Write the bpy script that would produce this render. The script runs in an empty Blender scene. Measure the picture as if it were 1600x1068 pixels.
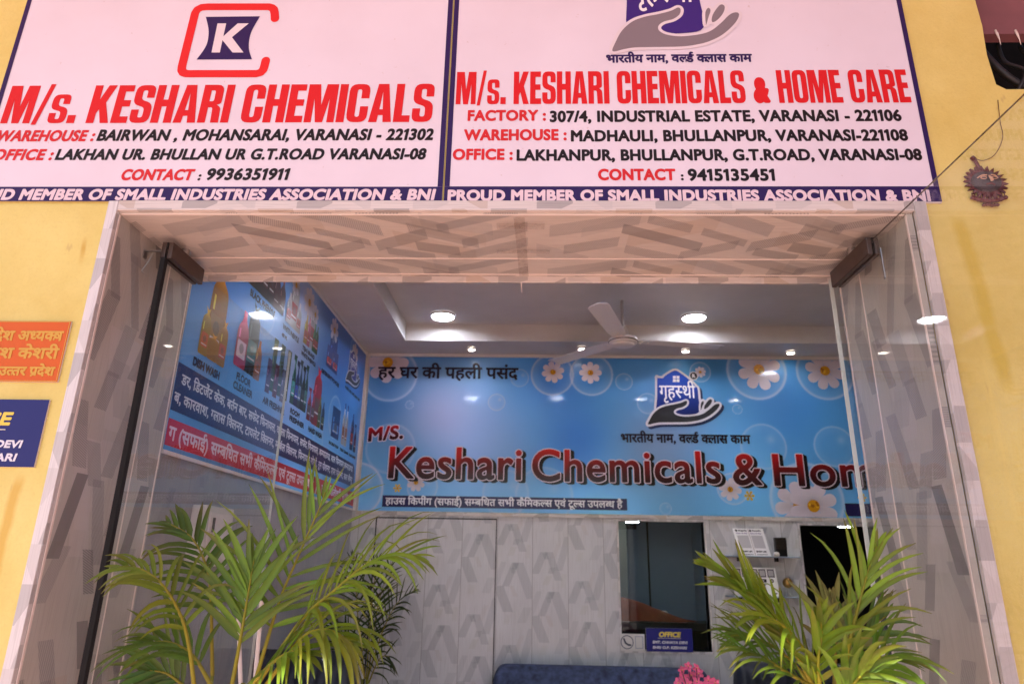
import bpy, bmesh, math, random
import numpy as np
from mathutils import Vector
random.seed(7); np.random.seed(7)
SC = bpy.context.scene
R = math.radians
# ------------------------------------------------------------------ camera (24 mm lens on a 36 mm frame, looking up a little at the shop front)
F_PX = 1060.0                                                        # focal length in pixels of the 1600 x 1068 photograph
_V = np.array([58, 3234, -F_PX]); _V /= np.linalg.norm(_V)
_D = np.array([32, -345, -F_PX]); _D -= _V * (_V @ _D); _D /= np.linalg.norm(_D)
_X = np.cross(_D, _V); ROT = np.stack([_X, _D, _V]); CAM = np.array([0, -1.85, 1.40])
cam = bpy.data.cameras.new('camera'); camo = bpy.data.objects.new('camera', cam); SC.collection.objects.link(camo)
cam.sensor_fit = 'HORIZONTAL'; cam.sensor_width = 36; cam.lens = F_PX / 1600 * 36; cam.clip_start = .05; cam.clip_end = 500
from mathutils import Matrix
M4 = Matrix([list(ROT[0]) + [CAM[0]], list(ROT[1]) + [CAM[1]], list(ROT[2]) + [CAM[2]], [0, 0, 0, 1]]); camo.matrix_world = M4
cam.dof.use_dof = True; cam.dof.focus_distance = 2.15; cam.dof.aperture_fstop = 3.6
SC.camera = camo
def P(px, py, ax, val):
    """point of the photograph -> the point of the plane (axis ax = val) it shows, in metres"""
    r = ROT @ np.array([px - 800, 534 - py, -F_PX]); t = (val - CAM[ax]) / r[ax]
    return CAM + t * r
# ------------------------------------------------------------------ daylight
SUN_EL, SUN_AZ = 52, -28                                             # azimuth measured from -Y (the street side) towards +X
w = bpy.data.worlds.new('World'); SC.world = w; w.use_nodes = True
nt = w.node_tree; bg = nt.nodes['Background']; sky = nt.nodes.new('ShaderNodeTexSky'); sky.sky_type = 'NISHITA'; sky.sun_disc = False
sky.sun_elevation = R(SUN_EL); sky.sun_rotation = R(180 - SUN_AZ); nt.links.new(sky.outputs[0], bg.inputs[0]); bg.inputs[1].default_value = .11
sun = bpy.data.lights.new('sun', 'SUN'); sun.energy = 4.8; sun.angle = R(.5); sun.color = (1, .95, .87)
so = bpy.data.objects.new('sun', sun); SC.collection.objects.link(so)
_sd = Vector((math.sin(R(SUN_AZ)) * math.cos(R(SUN_EL)), -math.cos(R(SUN_AZ)) * math.cos(R(SUN_EL)), math.sin(R(SUN_EL))))
so.rotation_euler = _sd.to_track_quat('Z', 'Y').to_euler(); so.location = (-3, -6, 9)
SC.view_settings.view_transform = 'Standard'; SC.view_settings.look = 'None'; SC.view_settings.exposure = 1.08; SC.view_settings.gamma = 1
SC.render.engine = 'CYCLES'; SC.cycles.max_bounces = 10; SC.cycles.transparent_max_bounces = 16; SC.cycles.use_denoising = True
# ------------------------------------------------------------------ lettering engine: font outlines -> distance field -> clean loops
_segc = {}
def font_segs(body, sp=1.0):
    key = (body, sp)
    if key in _segc: return _segc[key]
    c = bpy.data.curves.new('lettering_source', 'FONT'); c.body = body; c.size = 1; c.fill_mode = 'NONE'; c.resolution_u = 5; c.space_character = sp
    o = bpy.data.objects.new('lettering_source', c)
    me = o.to_mesh()
    if me is None:
        _segc[key] = np.zeros((0, 2, 2)); return _segc[key]
    v = np.array([tuple(q.co[:2]) for q in me.vertices]).reshape(-1, 2)
    e = np.array([tuple(q.vertices) for q in me.edges], dtype=int).reshape(-1, 2)
    s = v[e] if len(e) else np.zeros((0, 2, 2))
    o.to_mesh_clear(); bpy.data.objects.remove(o); bpy.data.curves.remove(c)
    _segc[key] = s
    return s
def advance(t, sp=1.0):
    return font_segs(t + 'IIII', sp)[..., 0].max() - font_segs('IIII', sp)[..., 0].max()
def row_cross(s, y):
    a, b = s[:, 0], s[:, 1]
    m = (a[:, 1] <= y) != (b[:, 1] <= y)
    a, b = a[m], b[m]
    return np.sort(a[:, 0] + (y - a[:, 1]) / (b[:, 1] - a[:, 1]) * (b[:, 0] - a[:, 0]))
HEAD = 0.62
def deva(text):
    """Devanagari without a shaping engine: reorder the short i, build half forms, reph and the under-stroke of ra."""
    isC = lambda ch: '\u0915' <= ch <= '\u0939'
    P = []; x = 0.0; i = 0; n = len(text); HAL = '\u094d'
    def put(t):
        nonlocal x
        s = font_segs(t)
        P.append(('f', s + np.array([x, 0]), None)); x += advance(t)
    while i < n:
        ch = text[i]
        if not isC(ch):
            j = i
            while j < n and not isC(text[j]): j += 1
            put(text[i:j]); i = j; continue
        cl = [ch]; i += 1
        while i + 1 < n and text[i] == HAL and isC(text[i + 1]): cl.append(text[i + 1]); i += 2
        marks = ''
        while i < n and ('\u093e' <= text[i] <= '\u094c' or text[i] in '\u0901\u0902\u093c'): marks += text[i]; i += 1
        if '\u093f' in marks: marks = marks.replace('\u093f', ''); put('\u093f')
        reph = len(cl) > 1 and cl[0] == '\u0930'
        if reph: cl = cl[1:]
        sub = len(cl) > 1 and cl[-1] == '\u0930'
        if sub: cl = cl[:-1]
        for h in cl[:-1]:
            s = font_segs(h); a = advance(h); cr = row_cross(s, .22)
            if h in 'कफ': P.append(('f', s + np.array([x, 0]), x + a * .84)); x += a * .74
            else: P.append(('f', s + np.array([x, 0]), x + cr[-2] - .02)); x += cr[-2] - .015
        b = cl[-1]; x0 = x; s = font_segs(b); cr = row_cross(s, .22); stem = x0 + .5 * (cr[-1] + cr[-2])
        put(b + marks)
        if sub: P.append(('s', np.array([(stem, .17), (stem - .1, .06), (stem - .22, -.02)]), .034))
        if reph:
            xr = x - .12 if ('\u093e' in marks or '\u0940' in marks) else stem - .02
            P.append(('s', np.array([(xr, HEAD), (xr - .09, HEAD + .07), (xr - .09, HEAD + .15), (xr - .02, HEAD + .2), (xr + .08, HEAD + .18)]), .036))
    return P
ONE = np.array([(.15,0),(.245,0),(.245,.682),(.17,.682),(.03,.6),(.03,.51),(.15,.575)])
def latin(body, sp):
    """the built-in face, but with a flag on the figure 1"""
    if '1' not in body: return [('f', font_segs(body, sp), None)]
    P = []; x = 0.0; run = ''
    def flush():
        nonlocal x, run
        if run:
            s = font_segs(run, sp)
            if len(s): P.append(('f', s + np.array([x, 0]), None))
            x += advance(run, sp); run = ''
    for ch in body:
        if ch == '1':
            flush(); P.append(('f', np.stack([ONE, np.roll(ONE, -1, 0)], 1) + np.array([x, 0]), None)); x += .35 * sp
        else: run += ch
    flush()
    return P
def field(pieces, px, band):
    """signed distance on a grid to the union of pieces"""
    allp = np.concatenate([(p[1].reshape(-1, 2)) for p in pieces])
    lo = allp.min(0) - band * 1.5 - 2 * px; hi = allp.max(0) + band * 1.5 + 2 * px
    nx, ny = int((hi[0] - lo[0]) / px) + 2, int((hi[1] - lo[1]) / px) + 2
    F = np.full((ny, nx), band * 2.0)
    for p in pieces:
        if p[0] == 'f':
            sg = p[1]
        else:
            sg = np.stack([p[1][:-1], p[1][1:]], 1)
        if len(sg) == 0: continue
        g = (sg - lo) / px; R = band * 1.5 / px + 2
        D = np.full((ny, nx), band * 2.0 / px); W = np.zeros((ny, nx + 1), int)
        for a, b in g:
            x0 = max(0, int(min(a[0], b[0]) - R)); x1 = min(nx, int(max(a[0], b[0]) + R) + 2)
            y0 = max(0, int(min(a[1], b[1]) - R)); y1 = min(ny, int(max(a[1], b[1]) + R) + 2)
            d = b - a; L = d @ d
            X = np.arange(x0, x1)[None, :] - a[0]; Y = np.arange(y0, y1)[:, None] - a[1]
            t = np.clip((X * d[0] + Y * d[1]) / L, 0, 1) if L > 1e-12 else 0 * X * Y
            dd = np.hypot(X - t * d[0], Y - t * d[1])
            np.minimum(D[y0:y1, x0:x1], dd, out=D[y0:y1, x0:x1])
            if p[0] == 'f' and a[1] != b[1]:
                ya, yb = (a[1], b[1]) if a[1] < b[1] else (b[1], a[1])
                rows = np.arange(int(np.ceil(ya)), int(np.ceil(yb)))
                if len(rows):
                    xs = a[0] + (rows - a[1]) / d[1] * d[0]
                    np.add.at(W, (rows, np.clip(np.ceil(xs).astype(int), 0, nx)), 1 if b[1] > a[1] else -1)
        D *= px
        if p[0] == 'f':
            ins = np.cumsum(W, 1)[:, :nx] != 0
            D = np.where(ins, -D, D)
            if p[2] is not None:
                D = np.maximum(D, (lo[0] + np.arange(nx) * px)[None, :] - p[2])
        else:
            D = D - p[2]
        np.minimum(F, D, out=F)
    return F, lo, px
def contours(Fd, iso, tol=.12):
    F, lo, px = Fd
    G = F - iso
    G = np.where(np.abs(G) < 1e-9, 1e-9, G)
    I = G < 0
    ny, nx = G.shape
    nxt = {}; pos = {}
    code = I[:-1, :-1] * 1 + I[:-1, 1:] * 2 + I[1:, 1:] * 4 + I[1:, :-1] * 8
    ys, xs = np.nonzero((code > 0) & (code < 15))
    # edges: 0 bottom,1 right,2 top,3 left ; directed so that the inside is on the left
    T = {1: [(0, 3)], 2: [(1, 0)], 3: [(1, 3)], 4: [(2, 1)], 5: [(0, 3), (2, 1)], 6: [(2, 0)], 7: [(2, 3)], 8: [(3, 2)], 9: [(0, 2)],
         10: [(1, 0), (3, 2)], 11: [(1, 2)], 12: [(3, 1)], 13: [(0, 1)], 14: [(3, 0)]}
    def ek(y, x, k):
        key = (y, x, 0) if k == 0 else (y, x + 1, 1) if k == 1 else (y + 1, x, 0) if k == 2 else (y, x, 1)
        if key not in pos:
            yy, xx, h = key
            a = G[yy, xx]; b = G[yy, xx + 1] if h == 0 else G[yy + 1, xx]
            t = a / (a - b)
            pos[key] = (xx + (t if h == 0 else 0), yy + (t if h == 1 else 0))
        return key
    for y, x in zip(ys.tolist(), xs.tolist()):
        for a, b in T[int(code[y, x])]: nxt[ek(y, x, a)] = ek(y, x, b)
    loops = []
    while nxt:
        k0, k = nxt.popitem(); L = [k0]
        while k != k0 and k in nxt:
            L.append(k); k = nxt.pop(k)
        if len(L) < 4: continue
        pts = np.array([pos[q] for q in L])
        pts = simplify(pts, tol)
        if len(pts) >= 3: loops.append(pts * px + lo)
    return loops
def simplify(p, tol):
    n = len(p)
    k = int(np.argmax(((p - p[0]) ** 2).sum(1)))
    def dp(q):
        keep = np.zeros(len(q), bool); keep[0] = keep[-1] = True; st = [(0, len(q) - 1)]
        while st:
            a, b = st.pop()
            if b - a < 2: continue
            d = q[b] - q[a]; L = np.hypot(*d); r = q[a + 1:b] - q[a]
            ds = np.abs(r[:, 0] * d[1] - r[:, 1] * d[0]) / L if L > 1e-9 else np.hypot(r[:, 0], r[:, 1])
            m = int(np.argmax(ds))
            if ds[m] > tol: keep[a + 1 + m] = True; st += [(a, a + 1 + m), (a + 1 + m, b)]
        return q[keep]
    if k == 0: return p[:0]
    return np.concatenate([dp(p[:k + 1])[:-1], dp(np.concatenate([p[k:], p[:1]]))[:-1]])
CAP = 0.682
def text_field(body, x0, x1, z0, z1, w=0.0, sp=1.0, hindi=False, band=0, res=46):
    """fit the line of writing into x0..x1 / baseline z0..cap (or headline) z1, strokes fattened by w metres"""
    P = deva(body) if hindi else latin(body, sp)
    a = np.concatenate([p[1].reshape(-1, 2) for p in P]); mn, mx = a[:, 0].min(), a[:, 0].max()
    ch = HEAD if hindi else CAP
    sx = (x1 - x0 - 2 * w) / (mx - mn); sy = (z1 - z0 - 2 * w) / ch
    S = np.array([sx, sy]); O = np.array([x0 + w - mn * sx, z0 + w])
    Q = []
    for p in P:
        if p[0] == 'f': Q.append(('f', p[1] * S + O, None if p[2] is None else p[2] * sx + O[0]))
        else: Q.append(('s', p[1] * S + O, p[2] * min(sx, sy)))
    px = (z1 - z0) / res
    return field(Q, px, max(w, band) + 2 * px)
def rpoly(pts, n=5):
    """polygon with rounded corners: (x, y[, r])"""
    out = []; N = len(pts)
    for i, p in enumerate(pts):
        q = np.array(p[:2], float)
        if len(p) == 2: out.append(q); continue
        a = np.array(pts[i - 1][:2], float) - q; b = np.array(pts[(i + 1) % N][:2], float) - q
        r = min(p[2], np.hypot(*a) * .5, np.hypot(*b) * .5); a *= r / np.hypot(*a); b *= r / np.hypot(*b)
        for t in np.linspace(0, 1, n): out.append(q + a * (1 - t) ** 2 + b * t ** 2)
    return np.array(out)
BLOCK = {
 'M': (.74, [[(0,0),(0,1),(.29,1),(.37,.45),(.45,1),(.74,1),(.74,0),(.56,0),(.56,.62),(.46,0),(.28,0),(.18,.62),(.18,0)]]),
 'K': (.57, [[(0,0),(0,1),(.2,1),(.2,.62),(.35,1),(.56,1),(.38,.54),(.57,0),(.36,0),(.25,.36),(.2,.26),(.2,0)]]),
 'E': (.41, [[(0,0),(0,1),(.4,1),(.4,.83),(.2,.83),(.2,.6),(.385,.6),(.385,.43),(.2,.43),(.2,.17),(.41,.17),(.41,0)]]),
 'H': (.52, [[(0,0),(0,1),(.2,1),(.2,.61),(.32,.61),(.32,1),(.52,1),(.52,0),(.32,0),(.32,.43),(.2,.43),(.2,0)]]),
 'A': (.56, [[(0,0),(.15,1),(.41,1),(.56,0),(.355,0),(.335,.18),(.225,.18),(.205,0)],[(.24,.33),(.32,.33),(.28,.8)]]),
 'R': (.53, [[(0,0),(0,1),(.51,1,.18),(.51,.5,.12),(.4,.47),(.51,.4,.09),(.53,0),(.33,0),(.31,.4,.05),(.2,.4),(.2,0)],[(.2,.85),(.31,.85,.05),(.31,.56,.05),(.2,.56)]]),
 'I': (.2, [[(0,0),(0,1),(.2,1),(.2,0)]]),
 'L': (.4, [[(0,0),(0,1),(.2,1),(.2,.17),(.4,.17),(.4,0)]]),
 'O': (.52, [[(0,0,.2),(0,1,.2),(.52,1,.2),(.52,0,.2)],[(.2,.14,.06),(.2,.86,.06),(.32,.86,.06),(.32,.14,.06)]]),
 'C': (.51, [[(.51,.62),(.51,1,.2),(0,1,.2),(0,0,.2),(.51,0,.2),(.51,.41),(.31,.41),(.31,.14,.06),(.2,.14,.06),(.2,.86,.06),(.31,.86,.06),(.31,.62)]]),
 'S': (.5, [[(.5,.66),(.5,1,.2),(0,1,.2),(0,.5,.14),(.31,.4,.08),(.31,.14,.06),(.19,.14,.05),(.19,.35),(0,.35),(0,0,.2),(.5,0,.2),(.5,.51,.16),(.19,.61,.08),(.19,.86,.05),(.31,.86,.05),(.31,.66)]]),
 '/': (.34, [[(0,-.04),(.12,-.04),(.34,1.04),(.22,1.04)]]),
 '.': (.2, [[(0,0),(0,.21),(.2,.21),(.2,0)]]),
 ' ': (.2, []),
}
BLOCK['s'] = (.45, [[(a[0] * .9, a[1] * .76) + ((a[2] * .8,) if len(a) > 2 else ()) for a in BLOCK['S'][1][0]]])
def block_text(body, x0, x1, z0, z1, slant=0.0, gap=.045):
    x = 0; items = []
    for ch in body:
        if ch == '&': items.append((ch, x)); x += .62 + gap; continue
        items.append((ch, x)); x += BLOCK[ch][0] + gap
    W = x - gap; sx = (x1 - x0) / W; sy = z1 - z0; loops = []
    for ch, xx in items:
        if ch == '&':
            F = text_field('&', x0 + xx * sx, x0 + (xx + .6) * sx, z0 - .0 * sy, z0 + .8 * sy, w=.055 * sy)
            loops += contours(F, .055 * sy); continue
        for lp in BLOCK[ch][1]: loops.append(rpoly(lp) * np.array([sx, sy]) + np.array([x0 + xx * sx, z0]))
    if slant: loops = [l + np.stack([(l[:, 1] - z0) * slant, 0 * l[:, 1]], 1) for l in loops]
    return loops
def spline(pts, n=6, closed=True):
    p = np.array(pts, float); N = len(p); out = []
    R = range(N) if closed else range(N - 1)
    for i in R:
        if closed: a, b, c, d = p[i - 1], p[i], p[(i + 1) % N], p[(i + 2) % N]
        else: a, b, c, d = p[max(i - 1, 0)], p[i], p[i + 1], p[min(i + 2, N - 1)]
        for t in np.arange(n) / n:
            out.append(.5 * (2 * b + (c - a) * t + (2 * a - 5 * b + 4 * c - d) * t * t + (3 * b - a - 3 * c + d) * t ** 3))
    if not closed: out.append(p[-1])
    return np.array(out)
def loops_field(loops, px, band):
    return field([('f', np.stack([l, np.roll(l, -1, 0)], 1), None) for l in loops], px, band)
def tri_fill(loops):
    """triangulate loops with holes -> (verts Nx2, faces)"""
    c = bpy.data.curves.new('fill_source', 'CURVE'); c.dimensions = '2D'; c.fill_mode = 'FRONT'
    for l in loops:
        s = c.splines.new('POLY'); s.points.add(len(l) - 1); s.use_cyclic_u = True
        s.points.foreach_set('co', np.concatenate([l, np.zeros((len(l), 1)), np.ones((len(l), 1))], 1).astype(np.float32).ravel())
    o = bpy.data.objects.new('fill_source', c); me = o.to_mesh()
    v = np.array([tuple(q.co[:2]) for q in me.vertices]).reshape(-1, 2)
    f = [tuple(q.vertices) for q in me.polygons]
    o.to_mesh_clear(); bpy.data.objects.remove(o); bpy.data.curves.remove(c)
    return v, f
# ------------------------------------------------------------------ materials
def lin(c):
    c = np.array(c, float) / 255
    return np.where(c <= .04045, c / 12.92, ((c + .055) / 1.055) ** 2.4)
def col4(c): return tuple(lin(c)) + (1,)
class NT:
    """tiny helper to write node trees"""
    def __init__(s, m): s.t = m.node_tree; s.n = s.t.nodes; s.l = s.t.links
    def new(s, k, **a):
        q = s.n.new(k)
        for b, v in a.items(): setattr(q, b, v)
        return q
    def set(s, sock, v):
        if hasattr(v, 'is_output') or isinstance(v, bpy.types.NodeSocket): s.l.new(v, sock)
        else: sock.default_value = v
    def math(s, op, a, b=0.0, c=None):
        q = s.new('ShaderNodeMath', operation=op); s.set(q.inputs[0], a); s.set(q.inputs[1], b)
        if c is not None: s.set(q.inputs[2], c)
        return q.outputs[0]
    def mix(s, f, a, b, mode='MIX'):
        q = s.new('ShaderNodeMix', data_type='RGBA', blend_type=mode); s.set(q.inputs[0], f); s.set(q.inputs[6], a); s.set(q.inputs[7], b)
        return q.outputs[2]
    def noise(s, vec, scale, detail=3, rough=.55):
        q = s.new('ShaderNodeTexNoise'); s.set(q.inputs['Vector'], vec); q.inputs['Scale'].default_value = scale; q.inputs['Detail'].default_value = detail; q.inputs['Roughness'].default_value = rough
        return q.outputs[0]
    def ramp(s, f, a, b):
        q = s.new('ShaderNodeMapRange'); s.set(q.inputs[0], f); q.inputs[1].default_value = a; q.inputs[2].default_value = b
        return q.outputs[0]
def base(name):
    m = bpy.data.materials.new(name); m.use_nodes = True
    k = NT(m); return m, k, k.n['Principled BSDF']
def setp(p, **a):
    for b, v in a.items(): p.inputs[b.replace('_', ' ')].default_value = v
def mat(name, c, rough=.5, metal=0.0, var=.0, scale=12, bump=0.0, spec=.5, coat=0.0):
    m, k, p = base(name); setp(p, Roughness=rough, Metallic=metal); p.inputs['Specular IOR Level'].default_value = spec; p.inputs['Coat Weight'].default_value = coat
    tc = k.new('ShaderNodeTexCoord').outputs['Object']
    if var or bump:
        n = k.noise(tc, scale, 5)
        if var:
            d = tuple(np.array(lin(c)) * (1 - var)) + (1,); e = tuple(np.minimum(np.array(lin(c)) * (1 + var), 1)) + (1,)
            k.l.new(k.mix(k.ramp(n, .3, .7), d, e), p.inputs['Base Color'])
        else: p.inputs['Base Color'].default_value = col4(c)
        if bump:
            b = k.new('ShaderNodeBump'); b.inputs['Strength'].default_value = bump; b.inputs['Distance'].default_value = .004
            k.l.new(n, b.inputs['Height']); k.l.new(b.outputs[0], p.inputs['Normal'])
    else: p.inputs['Base Color'].default_value = col4(c)
    return m
def emit(name, c, s):
    m, k, p = base(name); p.inputs['Base Color'].default_value = (.8, .8, .8, 1); p.inputs['Emission Color'].default_value = col4(c); p.inputs['Emission Strength'].default_value = s
    return m
def ink_mat(name, rough, coat=0.0, wave=0.0, dust=.05):
    """printed vinyl: the ink colour is stored on the mesh"""
    m, k, p = base(name); a = k.new('ShaderNodeAttribute', attribute_name='ink'); 
    tc = k.new('ShaderNodeTexCoord').outputs['Object']; d1 = k.ramp(k.noise(tc, 2.6, 4), .40, .75); d2 = k.ramp(k.noise(tc, 55, 2), .72, .80)
    c_ = k.mix(k.math('MULTIPLY', d1, min(1, dust * 4)), a.outputs['Color'], (.86, .82, .80, 1), 'MULTIPLY'); k.l.new(k.mix(k.math('MULTIPLY', d2, min(1, dust * 5)), c_, (.72, .60, .5, 1), 'MULTIPLY'), p.inputs['Base Color']); p.inputs['Specular IOR Level'].default_value = .28
    setp(p, Roughness=rough); p.inputs['Coat Weight'].default_value = coat; p.inputs['Coat Roughness'].default_value = .06
    if wave:
        n = k.noise(k.new('ShaderNodeTexCoord').outputs['Object'], 3.0, 2); b = k.new('ShaderNodeBump'); b.inputs['Strength'].default_value = wave; b.inputs['Distance'].default_value = .02
        k.l.new(n, b.inputs['Height']); k.l.new(b.outputs[0], p.inputs['Normal']); k.l.new(b.outputs[0], p.inputs['Coat Normal'])
    return m
def laminate(name, ua, va, shapes, pu, pv, ground, inks, shift=0.0, uscale=1.0, joint=None, rough=.32, fade=1.0):
    """PVC panel print: overlapping flat-cut parallelograms, some finely hatched, repeating every pu x pv metres"""
    m, k, p = base(name); tc = k.new('ShaderNodeTexCoord').outputs['Object']
    sx = k.new('ShaderNodeSeparateXYZ'); k.l.new(tc, sx.inputs[0])
    U0, V0 = sx.outputs['XYZ'.index(ua)], sx.outputs['XYZ'.index(va)]
    ui = k.math('FLOOR', k.math('DIVIDE', U0, pu)); u = k.math('SUBTRACT', U0, k.math('MULTIPLY', ui, pu))
    v = V0 if not shift else k.math('ADD', V0, k.math('MULTIPLY', ui, shift))
    v = k.math('MULTIPLY', k.math('FRACT', k.math('DIVIDE', v, pv)), pv)
    col = k.mix(k.ramp(k.noise(tc, 3, 2), .35, .65), ground[0], ground[1])
    # fine vertical wood-like grain of the print
    st = k.new('ShaderNodeCombineXYZ'); k.l.new(k.math('MULTIPLY', U0, 260), st.inputs[0]); k.l.new(k.math('MULTIPLY', V0, 6), st.inputs[1])
    gr = k.noise(st.outputs[0], 1.0, 2)
    col = k.mix(k.math('MULTIPLY', k.ramp(gr, .5, .62), .16), col, (.16, .14, .13, 1))
    for (u0, v0, w, h, sl, ink, al, hatch) in shapes:
        al *= fade
        dv = k.math('SUBTRACT', v, v0); du = k.math('SUBTRACT', k.math('SUBTRACT', u, u0), k.math('MULTIPLY', dv, sl))
        msk = k.math('MULTIPLY', k.math('LESS_THAN', k.math('ABSOLUTE', du), w), k.math('LESS_THAN', k.math('ABSOLUTE', dv), h))
        if hatch:
            ph = k.math('ADD', k.math('MULTIPLY', u, math.cos(hatch)), k.math('MULTIPLY', v, math.sin(hatch)))
            ln = k.math('GREATER_THAN', k.math('SINE', k.math('MULTIPLY', ph, 1050)), .1)
            f = k.math('MULTIPLY', msk, k.math('MULTIPLY_ADD', ln, .6 * al, .4 * al))
        else: f = k.math('MULTIPLY', msk, al)
        col = k.mix(f, col, inks[ink])
    if joint:
        d = k.math('ABSOLUTE', k.math('SUBTRACT', u, pu * .5)); e = k.math('GREATER_THAN', d, pu * .5 - joint)
        col = k.mix(k.math('MULTIPLY', e, .6), col, (.22, .21, .21, 1))
    k.l.new(col, p.inputs['Base Color']); p.inputs['Roughness'].default_value = rough
    return m
def glass(name, tint, haze=0.0):
    m = bpy.data.materials.new(name); m.use_nodes = True; k = NT(m); k.n.remove(k.n['Principled BSDF'])
    lw = k.new('ShaderNodeLayerWeight'); lw.inputs[0].default_value = .5
    f = k.math('MULTIPLY_ADD', k.math('POWER', lw.outputs['Facing'], 5), .62, .03)
    tr = k.new('ShaderNodeBsdfTransparent'); tr.inputs[0].default_value = tint
    gl = k.new('ShaderNodeBsdfGlossy'); gl.inputs[0].default_value = (.96, .98, .97, 1); gl.inputs['Roughness'].default_value = .012
    ms = k.new('ShaderNodeMixShader'); k.l.new(f, ms.inputs[0]); k.l.new(tr.outputs[0], ms.inputs[1]); k.l.new(gl.outputs[0], ms.inputs[2])
    out = ms.outputs[0]
    if haze:                                                         # dust and wiped smears on the pane
        tc = k.new('ShaderNodeTexCoord').outputs['Object']; df = k.new('ShaderNodeBsdfDiffuse'); df.inputs[0].default_value = (.6, .58, .55, 1)
        mp = k.new('ShaderNodeMapping'); k.l.new(tc, mp.inputs[0]); mp.inputs['Scale'].default_value = (1, 7, 1.2)
        q = k.math('MULTIPLY', k.ramp(k.noise(mp.outputs[0], 2.2, 4), .3, .8), haze); m2 = k.new('ShaderNodeMixShader'); k.l.new(q, m2.inputs[0]); k.l.new(out, m2.inputs[1]); k.l.new(df.outputs[0], m2.inputs[2]); out = m2.outputs[0]
    k.l.new(out, k.n['Material Output'].inputs[0])
    return m
def film(name):
    m, k, p = base(name); p.inputs['Base Color'].default_value = (.42, .33, .27, 1); p.inputs['Roughness'].default_value = .2
    tr = k.new('ShaderNodeBsdfTransparent'); ms = k.new('ShaderNodeMixShader'); n = k.noise(k.new('ShaderNodeTexCoord').outputs['Object'], 60, 3)
    k.l.new(k.math('MULTIPLY_ADD', k.ramp(n, .3, .7), .25, .15), ms.inputs[0]); k.l.new(tr.outputs[0], ms.inputs[1]); k.l.new(p.outputs[0], ms.inputs[2]); k.l.new(ms.outputs[0], k.n['Material Output'].inputs[0])
    return m
def leaf_mat(name):
    m, k, p = base(name); a = k.new('ShaderNodeAttribute', attribute_name='ink'); setp(p, Roughness=.46); p.inputs['Specular IOR Level'].default_value = .4
    n = k.noise(k.new('ShaderNodeTexCoord').outputs['Object'], 40, 3)
    c = k.mix(k.math('MULTIPLY', k.ramp(n, .45, .8), .4), a.outputs['Color'], (.10, .11, .03, 1)); k.l.new(c, p.inputs['Base Color'])
    tl = k.new('ShaderNodeBsdfTranslucent'); k.l.new(k.mix(.5, c, (.22, .34, .05, 1)), tl.inputs[0]); ms = k.new('ShaderNodeMixShader'); ms.inputs[0].default_value = .22
    k.l.new(p.outputs[0], ms.inputs[1]); k.l.new(tl.outputs[0], ms.inputs[2]); k.l.new(ms.outputs[0], k.n['Material Output'].inputs[0])
    return m
def wall_paint(name):
    """yellow distemper: slightly blotchy, a few drips and rubbed marks"""
    m, k, p = base(name); tc = k.new('ShaderNodeTexCoord').outputs['Object']
    a = k.noise(tc, 1.6, 6, .65); b = k.noise(tc, 9, 8, .7)
    c = k.mix(k.ramp(a, .38, .62), (.66, .53, .14, 1), (.76, .65, .21, 1)); c = k.mix(k.math('MULTIPLY', k.ramp(b, .45, .75), .25), c, (.80, .70, .28, 1))
    sx = k.new('ShaderNodeSeparateXYZ'); k.l.new(tc, sx.inputs[0])
    def streak(x0, x1, z0, z1, wd, ink):
        wob = k.math('MULTIPLY', k.math('SUBTRACT', k.noise(tc, 6, 3), .5), wd * 1.6)
        zz = sx.outputs[2]; xc = k.math('MULTIPLY_ADD', k.math('SUBTRACT', zz, z0), (x1 - x0) / (z1 - z0), x0)
        d = k.math('ABSOLUTE', k.math('SUBTRACT', k.math('ADD', sx.outputs[0], wob), xc)); f = k.math('SUBTRACT', 1, k.ramp(d, wd * .35, wd))
        g = k.math('MULTIPLY', k.ramp(zz, z0, z0 + .06), k.math('SUBTRACT', 1, k.ramp(zz, z1 - .04, z1)))
        return k.mix(k.math('MULTIPLY', k.math('MULTIPLY', f, g), .75), c, ink)
    for s_ in [(1.30, 1.265, 1.86, 2.42, .03, (.62, .47, .06, 1)), (-1.385, -1.385, 2.24, 2.34, .010, (.55, .32, .03, 1)), (-1.42, -1.41, 1.2, 1.62, .02, (.62, .38, .05, 1)), (-1.56, -1.56, 1.45, 1.6, .012, (.55, .34, .05, 1))]: c = streak(*s_)
    mp = k.new('ShaderNodeMapping'); k.l.new(tc, mp.inputs[0]); mp.inputs['Scale'].default_value = (1, 1, .35)
    c = k.mix(k.math('MULTIPLY', k.ramp(k.noise(tc, 120, 4, .7), .5, .8), .3), c, (.52, .40, .12, 1))
    sc = k.noise(mp.outputs[0], 34, 2); c = k.mix(k.math('MULTIPLY', k.ramp(sc, .70, .76), .4), c, (.48, .33, .12, 1))
    k.l.new(c, p.inputs['Base Color']); p.inputs['Roughness'].default_value = .55
    bp = k.new('ShaderNodeBump'); bp.inputs['Strength'].default_value = .45; bp.inputs['Distance'].default_value = .008; k.l.new(k.math('ADD', b, k.math('MULTIPLY', a, 2)), bp.inputs['Height']); k.l.new(bp.outputs[0], p.inputs['Normal'])
    return m
_rs = random.Random(11)
def rand_shapes(n, pu, pv, w, h, ninks, rs, slopes=(.36, -.36), hatch=.6):
    out = []
    for i in range(n):
        hh = rs.uniform(*h); out.append((rs.uniform(0, pu), rs.uniform(hh, pv - hh), rs.uniform(*w), hh, rs.choice(slopes) * rs.uniform(.6, 1.2), rs.randrange(ninks), rs.uniform(.5, .85), rs.uniform(.4, 2.6) if rs.random() < hatch else 0))
    return out
INKS = [(.17, .165, .165, 1), (.22, .215, .215, 1), (.13, .125, .125, 1), (.50, .47, .455, 1), (.44, .345, .26, 1), (.29, .28, .28, 1)]
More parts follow.
